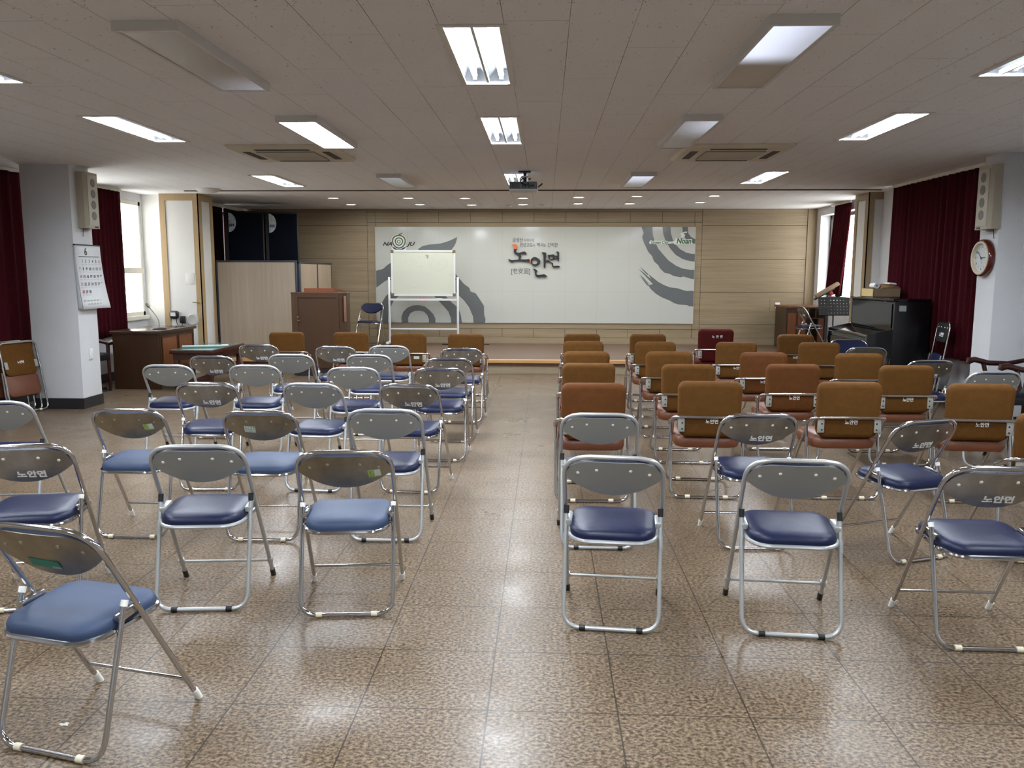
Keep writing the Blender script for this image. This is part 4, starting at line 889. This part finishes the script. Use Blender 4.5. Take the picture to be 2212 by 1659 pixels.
# ---------------------------------------------------------------- folding chairs with navy seats
TILT = Matrix(((1, 0, 0, 0), (0, -.505, -.863, .445), (0, .863, -.505, 0), (0, 0, 0, 1)))   # (across, along the back frame, rearwards) -> chair
def blue_chair(kind):
    grey = kind == 'grey'; tube = M['grey_tube'] if grey else M['chrome']
    panel = M['grey_panel'] if grey else M['chrome_panel'] if kind == 'lettered' else M['old_panel']
    vinyl = M['faded'] if kind == 'old' else M['navy']; cap = M['black_plastic'] if grey else M['white_plastic']
    root = empty('folding_chair')
    pts = fillet([(-.214, .03, 0), (-.205, .868, 0), (.205, .868, 0), (.214, .03, 0)], .105, 8)
    pts = [Vector((p.x, p.y + (.008 * (1 - (p.x / .12) ** 2) if abs(p.x) < .12 and p.y > .8 else 0), 0)) for p in pts]
    MB().tube(pts, .0098, 10).xf(TILT).obj('back_frame', tube, root)
    # shaped steel back panel between the uprights
    def top(u): a = max(0, abs(u) - .1) / .105; return .862 - .105 * (1 - math.sqrt(max(0, 1 - a * a))) - .004
    def bot(u): return .672 + .088 * abs(u / .2) ** 2.1
    n = 20; us = [-.2 + .4 * i / n for i in range(n + 1)]; rows = 6
    def surf(u, t, off): return Vector((u, bot(u) + (max(top(u), bot(u) + .004) - bot(u)) * t, .004 + .012 * (1 - (u / .2) ** 2) + off))
    def sheet(o1, o2, shr):
        mb = MB(); g = [[[mb.bm.verts.new(surf(u * (1 - shr), shr * .5 + (1 - shr) * t / rows, o)) for u in us] for t in range(rows + 1)] for o in (o1, o2)]
        for k in (0, 1):
            for r in range(rows):
                for i in range(n): mb.bm.faces.new((g[k][r][i], g[k][r][i + 1], g[k][r + 1][i + 1], g[k][r + 1][i]))
        edge = [(0, i) for i in range(n)] + [(r, n) for r in range(rows)] + [(rows, i) for i in range(n, 0, -1)] + [(r, 0) for r in range(rows, 0, -1)]
        for a, b in zip(edge, edge[1:] + edge[:1]): mb.bm.faces.new((g[0][a[0]][a[1]], g[0][b[0]][b[1]], g[1][b[0]][b[1]], g[1][a[0]][a[1]]))
        return mb.xf(TILT)
    bp = sheet(.0, .003, 0).obj('back_panel', panel, root)
    sheet(-.026, .0, .05).obj('back_pad', vinyl, root)
    for u, s_ in ((-.148, .79), (-.07, .812), (.07, .812), (.148, .79)):
        z = .007 + .012 * (1 - (u / .2) ** 2)
        MB().lathe([(.0075, -.001), (.007, .002), (.003, .0035), (.0001, .0037)], 10, TILT @ Matrix.Translation((u, s_, z))).obj('rivet', M['white_plastic'] if kind != 'old' else M['rivet_dark'], bp)
    if kind == 'lettered':
        mb = MB().text('노안면', .041, TILT @ Matrix.Translation((.024, .716, .0194)), .0004, .0016, sx=1.1)
        mb.obj('lettering', M['letter_white'], bp, smooth=False)
    # rear loop
    J = (.13, .485)
    MB().tube(fillet([(-.201, J[0], J[1]), (-.201, 0.0, .0115), (.201, 0.0, .0115), (.201, J[0], J[1])], .075, 8), .0095, 10).obj('rear_leg_loop', tube, root)
    for s in (-1, 1):
        MB().cyl((s * .201, J[0] - .003, J[1] - .012), (s * .201, J[0] + .004, J[1] + (.022 if grey else .006)), .0118, 12).obj('end_cap', cap, root)
        MB().cyl((s * .12 - .013, 0, .0125), (s * .12 + .013, 0, .0125), .0125, 12).obj('rubber_sleeve', cap if grey else M['cream_plastic'], root)
        MB().box(s * .19 - .012, s * .19 + .014, .105, .20, .43, .455, .004, Matrix.Translation((0, .15, .44)) @ Matrix.Rotation(.12, 4, 'X') @ Matrix.Translation((0, -.15, -.44))).obj('hinge_bracket', tube, root)
        if grey: MB().cyl((s * .201, .092, .345), (s * .201, .106, .395), .0125, 10).obj('hinge_sleeve', M['grey_tube'], root)
        MB().cyl((s * .214, .4465, .0), (s * .214, .422, .042), .0125, 12).obj('foot', cap, root)
        if grey: MB().cyl((s * .2135, .396, .088), (s * .213, .383, .112), .0135, 12).obj('collar', M['grey_tube'], root)
    MB().cyl((-.213, .39, .098), (.213, .39, .098), .0065, 10).obj('crossbar', tube, root)
    SX = Matrix.Translation((0, .165, .41)) @ Matrix.Rotation(radians(3.2), 4, 'X')
    def so(i):
        out = []
        for x, y in rrect(.372, .345, .085, 6)(i): out.append((x * (1 + .06 * y / .17), y))
        return out
    MB().pad(so, [(.012, -.006), (.001, .0), (0, .014), (.006, .028), (.022, .037), (.06, .043), (.12, .0455)], SX).obj('seat', vinyl, root)
    MB().tube([(x, y, -.008) for x, y in so(-.0)], .0098, 8, closed=True).xf(SX).obj('seat_frame', tube, root)
    return root
def sticker(root, u, s, w, h, m, rot=0.0, lines=None, name='sticker', zoff=.0075, obj_lines='ink'):
    z = zoff + .012 * (1 - (u / .2) ** 2); bp = [c for c in root.children if c.name.startswith('back_panel')][0]
    F = TILT @ Matrix.Translation((u, s, z)) @ Matrix.Rotation(rot, 4, 'Z') @ Matrix.Rotation(.12 * u / .2, 4, 'Y')
    MB().prism([(-w / 2, -h / 2), (w / 2, -h / 2), (w / 2, h / 2), (-w / 2, h / 2)], .0006, F).obj(name, m, bp, smooth=False)
    if lines:
        rd = random.Random(int(abs(u) * 1000)); mb = MB()
        for k in range(lines):
            y = h * (.36 - .72 * k / max(1, lines - 1)); x = -w * .4
            while x < w * .36:
                l = rd.uniform(.004, .012); mb.prism([(x, y - .0011), (x + l, y - .0011), (x + l, y + .0011), (x, y + .0011)], .0003, F @ Matrix.Translation((0, 0, .0006))); x += l + rd.uniform(.002, .012)
        mb.obj('print_lines', M[obj_lines], bp, smooth=False)
PROTO = {}
def place(kind, build, x, y, deg, label, group, z=0.0):
    if kind not in PROTO: r = PROTO[kind] = build(); 
    else: r = copy_tree(PROTO[kind])
    r.location = (x, y, z); r.rotation_euler = (0, 0, radians(deg)); tag(r, label, 'chair', group)
    return r
G1 = 'navy folding chairs left of the aisle'; G2 = 'navy folding chairs right of the aisle'
LB = lambda k: (lambda: blue_chair(k))
# (kind, x, y, degrees, label)
f1 = place('old', LB('old'), -1.54, 2.365, -14, 'chrome folding chair with green tape on its back, nearest the camera', G1)
f1.scale = (1, 1, .985)
f1b = [c for c in f1.children if c.name.startswith('back_panel')][0]
CH = [
 ('old', -.863, 3.46, 5.8, 'tarnished chrome folding chair with yellow-green sticker and faded seat, beside the aisle, nearest', G1),
 ('old', -1.582, 4.459, 1.2, 'tarnished chrome folding chair with a white paper label on its back', G1),
 ('old', -2.34, 4.481, .3, 'tarnished chrome folding chair with yellow-green sticker, second row, near the pillar', G1),
 ('lettered', -2.289, 3.46, 13.2, 'white-lettered chrome folding chair directly behind the green-taped one', G1),
 ('grey', -3.204, 4.642, 7.5, 'grey folding chair cut by the left edge, second row of the left block', G1),
 ('grey', -1.523, 3.489, 5.3, 'grey folding chair in the first left row, between lettered and stickered chairs', G1),
 ('grey', -.888, 4.483, 1.5, 'grey folding chair at the aisle, second row of the left block', G1),
 ('grey', -1.587, 5.523, -4.5, 'grey folding chair in the third left row, between two lettered ones', G1),
 ('lettered', -2.315, 5.522, 4.5, 'lettered chrome folding chair, third left row, on the window side', G1),
 ('lettered', -.923, 5.518, -4.1, 'lettered chrome folding chair, third left row, at the aisle', G1),
 ('grey', -3.067, 6.567, 1.0, 'grey folding chair in the fourth left row, outermost, near the pillar', G1),
 ('grey', -2.362, 6.596, 1.6, 'grey folding chair in the fourth left row, second from the pillar', G1),
 ('grey', -1.524, 6.477, 1.2, 'grey folding chair in the fourth left row, next to the aisle chair', G1),
 ('lettered', -.834, 6.484, 2.0, 'lettered chrome folding chair, fourth left row, at the aisle', G1),
 ('lettered', -2.996, 7.301, .3, 'lettered chrome folding chair, fifth left row, outermost, before the low table', G1),
 ('grey', -2.336, 7.492, 1.1, 'grey folding chair in the fifth left row, second from the window side', G1),
 ('grey', -1.616, 7.51, .3, 'grey folding chair in the fifth left row, next to the aisle chair', G1),
 ('lettered', -.847, 7.253, -.2, 'lettered chrome folding chair, fifth left row, at the aisle', G1),
 ('lettered', -2.979, 8.476, .8, 'lettered chrome folding chair, sixth left row, outermost, before the partition', G1),
 ('lettered', -2.136, 8.342, .5, 'lettered chrome folding chair, sixth left row, before the lectern', G1),
 ('grey', -1.606, 8.445, .4, 'grey folding chair in the sixth left row, before the whiteboard', G1),
 ('lettered', -.833, 8.214, .2, 'lettered chrome folding chair, sixth left row, at the aisle', G1),
 ('grey', .286, 3.358, -5.7, 'grey folding chair at the aisle, first row of the right block', G2),
 ('grey', 1.034, 3.333, -5.0, 'grey folding chair, second from the aisle in the first right row', G2),
 ('lettered', 1.79, 3.24, -1.4, 'lettered chrome folding chair cut by the right edge, first right row', G2),
 ('grey', .299, 4.409, -.9, 'grey folding chair at the aisle, second right row, hiding an orange chair', G2),
 ('lettered', 1.16, 4.44, 1.0, 'lettered chrome folding chair, second right row, between two grey chairs', G2),
 ('lettered', 1.99, 4.30, 21.0, 'lettered chrome folding chair turned towards the aisle, in the second right row', G2),
 ('lettered', 3.375, 7.337, 4.0, 'lettered chrome folding chair behind the rightmost orange chairs, near the piano', G2),
 ('grey', 3.482, 6.498, 3.0, 'grey folding chair beside the rosewood armchair', G2),
 ('old', 3.335, 8.70, -2.0, 'chrome folding chair with plain back before the piano keyboard', G2),
]
out = {}
for c in CH: out[c[4]] = place(c[0], LB(c[0]), *c[1:])
o = place('lettered', LB('lettered'), 3.46, 9.62, 176, 'navy-backed chrome folding chair facing the room, before the piano', G2)
place('lettered', LB('lettered'), -3.04, 14.62, 172, 'navy folding chair on the stage beside the whiteboard, facing the room', 'folding chairs on the stage', STG)
place('lettered', LB('lettered'), 4.16, 13.82, -88, 'navy folding chair on the stage, pulled up to the wooden desk', 'folding chairs on the stage', STG)
# marks on single chairs (added after copying)
sticker(f1, -.028, .722, .115, .036, M['green_tape'], -.03, name='tape'); sticker(f1, .012, .708, .034, .009, M['tape_clear'], 0, name='tape_rest', zoff=.0085)
for key, u, s_, w, h, m, rot in (('tarnished chrome folding chair with yellow-green sticker and faded seat, beside the aisle, nearest', .128, .755, .055, .042, 'sticker_yellow', .12), ('tarnished chrome folding chair with yellow-green sticker, second row, near the pillar', .11, .76, .055, .042, 'sticker_yellow', .12)):
    sticker(out[key], u, s_, w, h, M[m], rot, 5); sticker(out[key], u + .013, s_ + .004, .027, .036, M['sticker_pale'], rot, None, 'sticker_half', zoff=.0079)
sticker(out['tarnished chrome folding chair with a white paper label on its back'], -.06, .757, .062, .045, M['sticker_pale'], -.06, 5, 'paper_label')

# ---------------------------------------------------------------- orange-brown chairs with chrome rails
def orange_chair(fab, vin, letters):
    root = empty('orange_chair' if fab != 'maroon' else 'maroon_chair')
    def bo(i):
        out = []
        for x, z in rrect(.42, .36, .052, 6, 0, .62)(i):
            if z < .5: x *= .97; z -= .035 * (1 - (x / .21) ** 2)
            out.append((x, z))
        return out
    XB = frame_xf((0, -.005, 0), (1, 0, 0), (0, 0, 1)) @ Matrix.Translation((0, 0, -.035))
    lean = Matrix.Translation((0, 0, .45)) @ Matrix.Rotation(radians(4), 4, 'X') @ Matrix.Translation((0, 0, -.45))
    b = MB().pad(bo, [(.03, -.004), (.01, .0), (.001, .01), (0, .03), (.004, .046), (.016, .056), (.035, .06)], lean @ XB).obj('backrest', M[fab], root)
    def st(i): return [(x * (1 + .04 * y), y) for x, y in rrect(.43, .42, .09, 6, 0, .205)(i)]
    MB().pad(st, [(.03, .345), (.008, .352), (0, .375), (.003, .405), (.018, .425), (.05, .436), (.12, .44)]).obj('seat', M[vin], root)
    if letters:
        F = lean @ frame_xf((.015, -.032, .535), (1, 0, 0), (0, 0, 1)); MB().text('노안면', .031, F, .0008, .0006, space=1.0 if letters == 1 else 1.3).obj('lettering', M['letter_white'], b, smooth=False)
    R = .0105
    MB().tube(fillet([(-.243, .10, .495), (-.243, -.05, .566), (.243, -.05, .566), (.243, .10, .495)], .055, 7), R, 10).obj('back_rail', M['chrome'], root)
    MB().tube(fillet([(-.238, .085, .515), (-.238, 0, R), (.238, 0, R), (.238, .085, .515)], .07, 7), R, 10).obj('rear_leg_loop', M['chrome'], root)
    MB().tube(fillet([(-.219, .095, .52), (-.219, .5, R), (.219, .5, R), (.219, .095, .52)], .07, 7), R, 10).obj('front_leg_loop', M['chrome'], root)
    for s in (-1, 1):
        br = MB().box(s * .185 - .022, s * .185 + .022, -.046, -.034, .465, .555, .003).obj('bracket', M['bracket'], root)
        for z in (.485, .525): MB().lathe([(.006, 0), (.005, .003), (.0001, .0035)], 10, frame_xf((s * .185 - s * .006, -.046, z), (1, 0, 0), (0, 0, 1))).obj('bolt', M['ac_dark'], br)
        MB().lathe([(.016, -.012), (.019, 0), (.016, .014), (.0001, .018)], 14, Matrix.Translation((s * .238, .095, .508))).obj('joint', M['chrome'], root)
        MB().cyl((s * .225, .19, .40), (s * .19, .19, .395), .012, 10).obj('seat_bracket', M['bracket'], root)
        for y in (0, .5): MB().cyl((s * .125 - .016, y, .0135), (s * .125 + .016, y, .0135), .0135, 12).obj('rubber_sleeve', M['cream_plastic'], root)
    return root
G3 = 'orange chairs right of the aisle'; G4 = 'orange chairs in the front left row'
OB = lambda a, l: (lambda: orange_chair(a, 'orange_vinyl' if a != 'maroon' else 'maroon', l))
OC = [('oa', .431, 9.704, .3, 'front right row, at the aisle'), ('oa', 1.196, 9.721, .4, 'front right row, second from the aisle, left of the maroon one'), ('ol', 2.904, 9.756, -.7, 'front right row, far end by the stage desk'),
 ('oa', .399, 8.642, .3, 'second right row from the stage, at the aisle'), ('oa', 1.138, 8.612, .5, 'second right row from the stage, second from the aisle'), ('ol', 1.969, 8.628, -.1, 'second right row from the stage, just behind the maroon one'), ('oa', 2.815, 8.64, .3, 'second right row from the stage, far end by the piano'),
 ('oa', .375, 7.514, .3, 'third right row from the stage, at the aisle'), ('oa', 1.122, 7.544, .4, 'third right row from the stage, second from the aisle'), ('rl', 1.964, 7.53, -.1, 'third right row from the stage, third from the aisle, redder'), ('oa', 2.791, 7.48, .7, 'third right row from the stage, far end'),
 ('oa', .345, 6.533, .7, 'fourth right row from the stage, at the aisle'), ('oa', 1.121, 6.507, .4, 'fourth right row from the stage, second from the aisle'), ('rl', 1.943, 6.565, 1.3, 'fourth right row from the stage, third from the aisle, redder'), ('ol', 2.798, 6.519, 2.0, 'fourth right row from the stage, far end'),
 ('rn', .317, 5.352, 1.2, 'rearmost orange row, at the aisle behind a grey chair'), ('ol', 1.09, 5.48, -1.8, 'rearmost orange row, second from the aisle'), ('ol', 2.0, 5.5, 1.4, 'rearmost orange row, third from the aisle'), ('ol', 2.818, 5.447, -3.0, 'rearmost orange row, far end')]
KIND = {'oa': ('orange', 0), 'ol': ('orange', 1), 'rl': ('orange_red', 1), 'rn': ('orange_red', 0)}
for k, x, y, d, t in OC: place(k, OB(*KIND[k]), x, y, d, 'orange-brown chair, ' + t, G3)
place('mr', OB('maroon', 0), 2.04, 10.02, -1, 'maroon chair standing out in the front right row of orange chairs', 'maroon chair')
mr = PROTO['mr']; mb_ = [c for c in mr.children if c.name.startswith('backrest')][0]
mr.scale = (1, 1, 1.055)
F = Matrix.Translation((0, 0, .45)) @ Matrix.Rotation(radians(4), 4, 'X') @ Matrix.Translation((0, 0, -.45)) @ frame_xf((.01, -.0425, .715), (1, 0, 0), (0, 0, 1))
MB().text('노 안 면', .036, F, .0008, .0004, space=1.1).obj('lettering', M['letter_white'], mb_, smooth=False)
for x, y, d, t in ((-3.065, 9.756, -.1, 'first from the left'), (-2.297, 9.763, -.5, 'in front of the lectern'), (-1.588, 9.634, -.5, 'below the whiteboard'), (-.912, 9.576, -.6, 'at the aisle')):
    q = place('oa', OB('orange', 0), x, y, d, 'orange-brown chair in the front left row, ' + t, G4)
    if x == -1.588: MB().box(.06, .125, -.0385, -.038, .50, .535).obj('sticker', M['label_pale'], [c for c in q.children if c.name.startswith('backrest')][0], smooth=False)
place('oa', OB('orange', 0), 2.625, 4.29, -5, 'orange-brown chair cut off by the right edge, behind the far-end orange chair', G3)
# folded orange chairs leaning in a stack by the left curtain
def folded_orange():
    root = empty('folded_orange_chair'); R = .0105
    T = Matrix.Rotation(radians(-13), 4, 'X')                # local: y up along the chair, z rearwards
    def A(mb): return mb.xf(T @ frame_xf((0, 0, 0), (1, 0, 0), (0, 0, 1)))
    def bo(i):
        out = []
        for x, z in rrect(.42, .36, .052, 6, 0, .60)(i):
            if z < .5: x *= .97; z -= .03 * (1 - (x / .21) ** 2)
            out.append((x, z))
        return out
    b = A(MB().pad(bo, [(.03, -.004), (.01, 0), (0, .015), (.004, .04), (.03, .052)])).obj('backrest', M['orange'], root)
    A(MB().pad(rrect(.43, .26, .07, 6, 0, .31), [(.03, -.03), (.004, -.02), (0, .0), (.01, .02), (.04, .03)])).obj('seat', M['orange_vinyl'], root)
    A(MB().text('노안면', .031, Matrix.Translation((.0, .545, .053)), .0008, .0006)).obj('lettering', M['letter_white'], b, smooth=False)
    A(MB().tube(fillet([(-.232, .52, .05), (-.232, .76, .065), (.232, .76, .065), (.232, .52, .05)], .06, 6), R, 10)).obj('back_rail', M['chrome'], root)
    A(MB().tube(fillet([(-.236, .52, .05), (-.236, R, .02), (.236, R, .02), (.236, .52, .05)], .07, 7), R, 10)).obj('rear_leg_loop', M['chrome'], root)
    A(MB().tube(fillet([(-.215, .46, .0), (-.215, R, -.045), (.215, R, -.045), (.215, .46, .0)], .07, 7), R, 10)).obj('front_leg_loop', M['chrome'], root)
    for s in (-1, 1):
        A(MB().box(s * .19 - .02, s * .19 + .02, .48, .56, .05, .06, .003)).obj('bracket', M['bracket'], root)
        for z in (.02, -.045): A(MB().cyl((s * .125 - .016, .0135, z), (s * .125 + .016, .0135, z), .0135, 12)).obj('rubber_sleeve', M['cream_plastic'], root)
    return root
for k in range(2):
    r = place('fo', folded_orange, -5.53 - .125 * k, 8.605 - .03 * k, 76, ('nearer one', 'farther one')[k] + ' of the folded orange chairs leaning between curtain and left pillar', 'folded orange chairs by the left curtain')
def folded_blue():
    root = empty('folded_navy_chair')
    T = Matrix.Rotation(radians(-8), 4, 'X')
    A = lambda mb: mb.xf(T @ frame_xf((0, 0, 0), (1, 0, 0), (0, 0, 1)))
    A(MB().tube(fillet([(-.21, .01, 0), (-.205, .99, 0), (.205, .99, 0), (.21, .01, 0)], .1, 8), .0098, 10)).obj('back_frame', M['chrome'], root)
    bp = A(MB().pad(lambda i: [(x * .97, .875 + y + (.02 * (1 - (x / .2) ** 2) * (-1 if y < 0 else 0))) for x, y in rrect(.40, .2, .07, 6)(i)], [(.0, -.014), (0, .004), (.004, .008)])).obj('back_panel', M['speaker_black'], root)
    for u in (-.14, -.06, .06, .14): A(MB().lathe([(.0075, .008), (.004, .011), (.0001, .011)], 10, Matrix.Translation((u, .925, 0)))).obj('rivet', M['white_plastic'], bp)
    A(MB().text('노안면', .05, Matrix.Translation((0, .84, .0095)), .0005, .001)).obj('lettering', M['letter_white'], bp, smooth=False)
    A(MB().tube(fillet([(-.19, .62, .025), (-.19, .02, .03), (.19, .02, .03), (.19, .62, .025)], .075, 8), .0095, 10)).obj('rear_leg_loop', M['chrome'], root)
    A(MB().pad(rrect(.36, .34, .07, 6, 0, .46), [(.01, -.02), (0, -.01), (.0, .015), (.02, .022)])).obj('seat', M['navy'], root)
    return root
place('fb', folded_blue, 4.265, 9.36, -98, 'folded dark-backed chair leaning against the wide crimson curtain', 'folded chair')

# ---------------------------------------------------------------- right corner: desk, piano, music stand, armchair
d2 = empty('desk', (4.46, 14.72, STG)); tag(d2, 'brown wooden desk on the stage in the right corner, with open shelf', 'desk')
MB().box(-.37, .34, -.36, .36, .70, .735, .004).obj('desktop', M['inset'], d2)
ep = MB().box(-.35, .0, -.34, -.31, 0, .70).obj('end_panel', M['desk_wood'], d2, smooth=False)
for a, b in ((-.325, -.185), (-.155, -.025)): MB().box(a, b, -.348, -.34, .04, .62).obj('inset_panel', M['inset'], ep, smooth=False)
MB().box(-.35, -.32, -.31, .34, 0, .70).obj('side_panel', M['desk_wood'], d2, smooth=False); MB().box(.3, .33, -.34, .34, 0, .70).obj('side_panel', M['desk_wood'], d2, smooth=False)
MB().box(.0, .3, -.34, .34, .52, .54).obj('shelf', M['desk_wood'], d2, smooth=False); MB().box(.0, .02, -.34, .34, .54, .70).box(.14, .155, -.34, .0, .54, .70).obj('divider', M['desk_wood'], d2, smooth=False)
MB().box(.2, .29, -.34, -.28, 0, .52).obj('leg', M['inset'], d2, smooth=False)
pn = empty('upright_piano', (4.215, 10.45, 0)); tag(pn, 'glossy black upright piano standing side-on before the wide curtain', 'piano')
py0, py1 = -.69, .66
MB().box(-.19, .20, py0 + .03, py1 - .03, .06, 1.17).obj('case', M['piano'], pn, smooth=False)
for a, b in ((py0, py0 + .035), (py1 - .035, py1)):
    MB().box(-.2, .21, a, b, 0, 1.18, .004).obj('side_panel', M['piano_side'], pn)
    MB().prism([(-.2, .0), (-.27, 0), (-.27, .06), (-.215, .1), (-.215, .52), (-.49, .60), (-.50, .66), (-.49, .80), (-.2, .86)], b - a, frame_xf((0, b, 0), (1, 0, 0), (0, 0, 1))).obj('key_cheek', M['piano'], pn, smooth=False)
MB().box(-.22, .215, py0 - .01, py1 + .01, 1.18, 1.21, .005).obj('lid', M['piano'], pn)
MB().box(-.48, -.19, py0 + .035, py1 - .035, .62, .70).obj('key_bed', M['piano'], pn, smooth=False)
MB().rings([[(-.47, py0 + .036, .70), (-.47, py1 - .036, .70)], [(-.475, py0 + .036, .755), (-.475, py1 - .036, .755)], [(-.40, py0 + .036, .785), (-.40, py1 - .036, .785)], [(-.2, py0 + .036, .84), (-.2, py1 - .036, .84)]], cap=False, loop=False).obj('fall_board', M['piano'], pn, ang=80)
MB().box(-.205, -.19, py0 + .06, py1 - .06, .87, 1.15).obj('music_desk_panel', M['piano'], pn, smooth=False)
MB().box(-.215, -.19, py0 + .06, py1 - .06, .12, .58).obj('lower_panel', M['piano'], pn, smooth=False)
for k in (-.05, 0, .05): MB().box(-.29, -.2, k - .01, k + .01, .06, .075, .003).obj('pedal', M['brass'], pn)
MB().box(-.145, -.065, py0 - .002, py0, 1.07, 1.135).obj('label_plate', M['label_pale'], pn, smooth=False)
cb = empty('cardboard_box', (4.19, 10.72, 1.211)); tag(cb, 'open cardboard box lying on top of the piano', 'box')
MB().box(-.13, .2, -.2, .2, 0, .004).box(-.13, -.125, -.2, .2, 0, .105).box(.195, .2, -.2, .2, 0, .105).box(-.13, .2, -.2, -.195, 0, .105).box(-.13, .2, .195, .2, 0, .105).obj('tray', M['carton'], cb, smooth=False)
MB().box(-.133, -.13, -.18, .18, .008, .098).obj('printed_end', M['carton_end'], cb, smooth=False)
rl = MB().ring_prism([(.035 * cos(a), .035 * sin(a)) for a in [k * pi / 10 for k in range(20)]], [(.012 * cos(a), .012 * sin(a)) for a in [k * pi / 10 for k in range(20)]], .16, Matrix.Rotation(-pi / 2, 4, 'X')).obj('tissue_roll', M['paper'], ang=30); rl.location = (4.13, 10.6, 1.35); tag(rl, 'white paper roll lying on the cardboard box', 'paper roll')
MB().box(0, 0, 0, 0, 0, 0).bm.free()
kb = MB().rings([[(x, y, 1.317 + h) for x, y, h in ring] for ring in ([(4.17, 10.54, 0), (4.4, 10.53, 0), (4.41, 10.9, 0), (4.17, 10.9, 0)], [(4.18, 10.55, .025), (4.38, 10.54, .02), (4.39, 10.88, .025), (4.19, 10.88, .03)], [(4.22, 10.6, .06), (4.33, 10.58, .045), (4.35, 10.8, .04), (4.22, 10.82, .05)])]).obj('paper_bag', M['kraft'], ang=60); tag(kb, 'crumpled brown paper bag on the cardboard box', 'bag')
pw = MB().rings([[(4.27, 10.58, 1.372), (4.36, 10.57, 1.366), (4.365, 10.75, 1.362), (4.275, 10.76, 1.372)], [(4.275, 10.585, 1.392), (4.35, 10.58, 1.384), (4.355, 10.74, 1.376), (4.28, 10.75, 1.388)]]).obj('folded_paper', M['paper'], ang=60); tag(pw, 'folded white paper on top of the brown paper bag', 'paper')
ms = empty('music_stand', (4.425, 12.97, STG)); tag(ms, 'black perforated music stand on the stage beside the piano', 'music stand')
MT = Matrix.Translation((0, 0, .79)) @ Matrix.Rotation(radians(-18), 4, 'X')
mb = MB(); nx, nz = 9, 5; w, h = .235, .145
xs = sorted({-w, w} | {round(-w + .045 + i * .048 + s * .0065, 4) for i in range(nx) for s in (-1, 1)}); zz = sorted({-h, h} | {round(-h + .04 + j * .05 + s * .0065, 4) for j in range(nz) for s in (-1, 1)})
for i, (xa, xb) in enumerate(zip(xs, xs[1:])):
    for j, (za, zb) in enumerate(zip(zz, zz[1:])):
        if i % 2 == 1 and j % 2 == 1 and xb - xa < .02: continue
        mb.face([(xa, 0, za), (xb, 0, za), (xb, 0, zb), (xa, 0, zb)])
bmesh.ops.remove_doubles(mb.bm, verts=mb.bm.verts, dist=1e-5); mb.xf(MT)
o = mb.obj('desk_plate', M['stand_black'], ms, smooth=False); md = o.modifiers.new('t', 'SOLIDIFY'); md.thickness = .003
MB().box(-w, w, -.05, .002, -h - .004, -h, xf=MT).obj('lip', M['stand_black'], ms, smooth=False)
MB().cyl((0, .02, .04), (0, .02, .8), .011).obj('pole', M['stand_black'], ms)
for k in range(3):
    a = k * 2 * pi / 3 + .5; MB().tube([(0, .02, .16), (.2 * cos(a), .02 + .2 * sin(a), .06), (.27 * cos(a), .02 + .27 * sin(a), .012)], .008).obj('leg', M['stand_black'], ms)
bk = empty('tilted_carton', (4.46, 13.4, 1.10)); tag(bk, 'long flat carton tilted on a red and black rest behind the music stand', 'box')
TR = Matrix.Translation((0, 0, .12)) @ Matrix.Rotation(radians(-31), 4, 'Y')
MB().box(-.2, .2, -.05, .05, 0, .05, .003, TR).obj('carton', M['carton'], bk)
MB().box(-.24, .1, -.045, .045, -.018, 0, .003, TR).obj('rest_plate', M['speaker_black'], bk); MB().box(.0, .05, -.03, .03, -.09, -.018, .004, TR).obj('red_clamp', M['red_plastic'], bk)
MB().cyl((0, 0, -.89), (0, 0, .10), .014).obj('pole', M['stand_black'], bk)
MB().lathe([(.16, -.89), (.16, -.875), (.03, -.86)], 24).obj('base', M['stand_black'], bk)
ra = empty('rosewood_armchair', (4.12, 7.36, 0), radians(90)); tag(ra, 'dark rosewood armchair with scrolled arms and leather back, at the right edge', 'chair')
for s in (-1, 1):
    MB().tube([(s * .27, -.2, .73), (s * .27, -.05, .70), (s * .27, .12, .705), (s * .27, .24, .735), (s * .27, .29, .725), (s * .27, .30, .70)], [.02, .022, .024, .026, .032, .018], 12).obj('armrest', M['rosewood'], ra)
    MB().tube([(s * .27, .16, .70), (s * .26, .12, .55), (s * .25, .2, .42)], [.02, .018, .022], 10).obj('arm_post', M['rosewood'], ra)
    for y in (.22, -.22): MB().tube([(s * .24, y, .42), (s * .25, y, .2), (s * .24, y + (.03 if y > 0 else -.04), 0)], [.026, .022, .024], 10).obj('leg', M['rosewood'], ra)
MB().pad(rrect(.52, .50, .06), [(.01, .40), (0, .42), (0, .46), (.03, .49), (.1, .5)]).obj('seat', M['dark_leather'], ra)
MB().box(-.25, .25, -.25, -.18, .46, 1.08, .02, Matrix.Translation((0, -.2, .46)) @ Matrix.Rotation(radians(8), 4, 'X') @ Matrix.Translation((0, .2, -.46))).obj('backrest', M['dark_leather'], ra)
for x, y, lb, r in ((.812, 4.49, 'dull brown stain on the floor beside the first grey chair of the right block', .022), (-1.6, 2.55, 'pale scuff of dried paint on the floor under the green-taped chair', .016)):
    mb = MB(); n = 14; mb.prism([((r * (1.2 if x > 0 else 1) + .008 * sin(3 * a + x)) * cos(a), r * (.6 + .3 * sin(5 * a)) * sin(a)) for a in [2 * pi * k / n for k in range(n)]], .0006)
    st = mb.obj('floor_stain', M['grey_stain'] if x < 0 else M['kraft'], smooth=False); st.location = (x, y, .0002); tag(st, lb, 'stain')
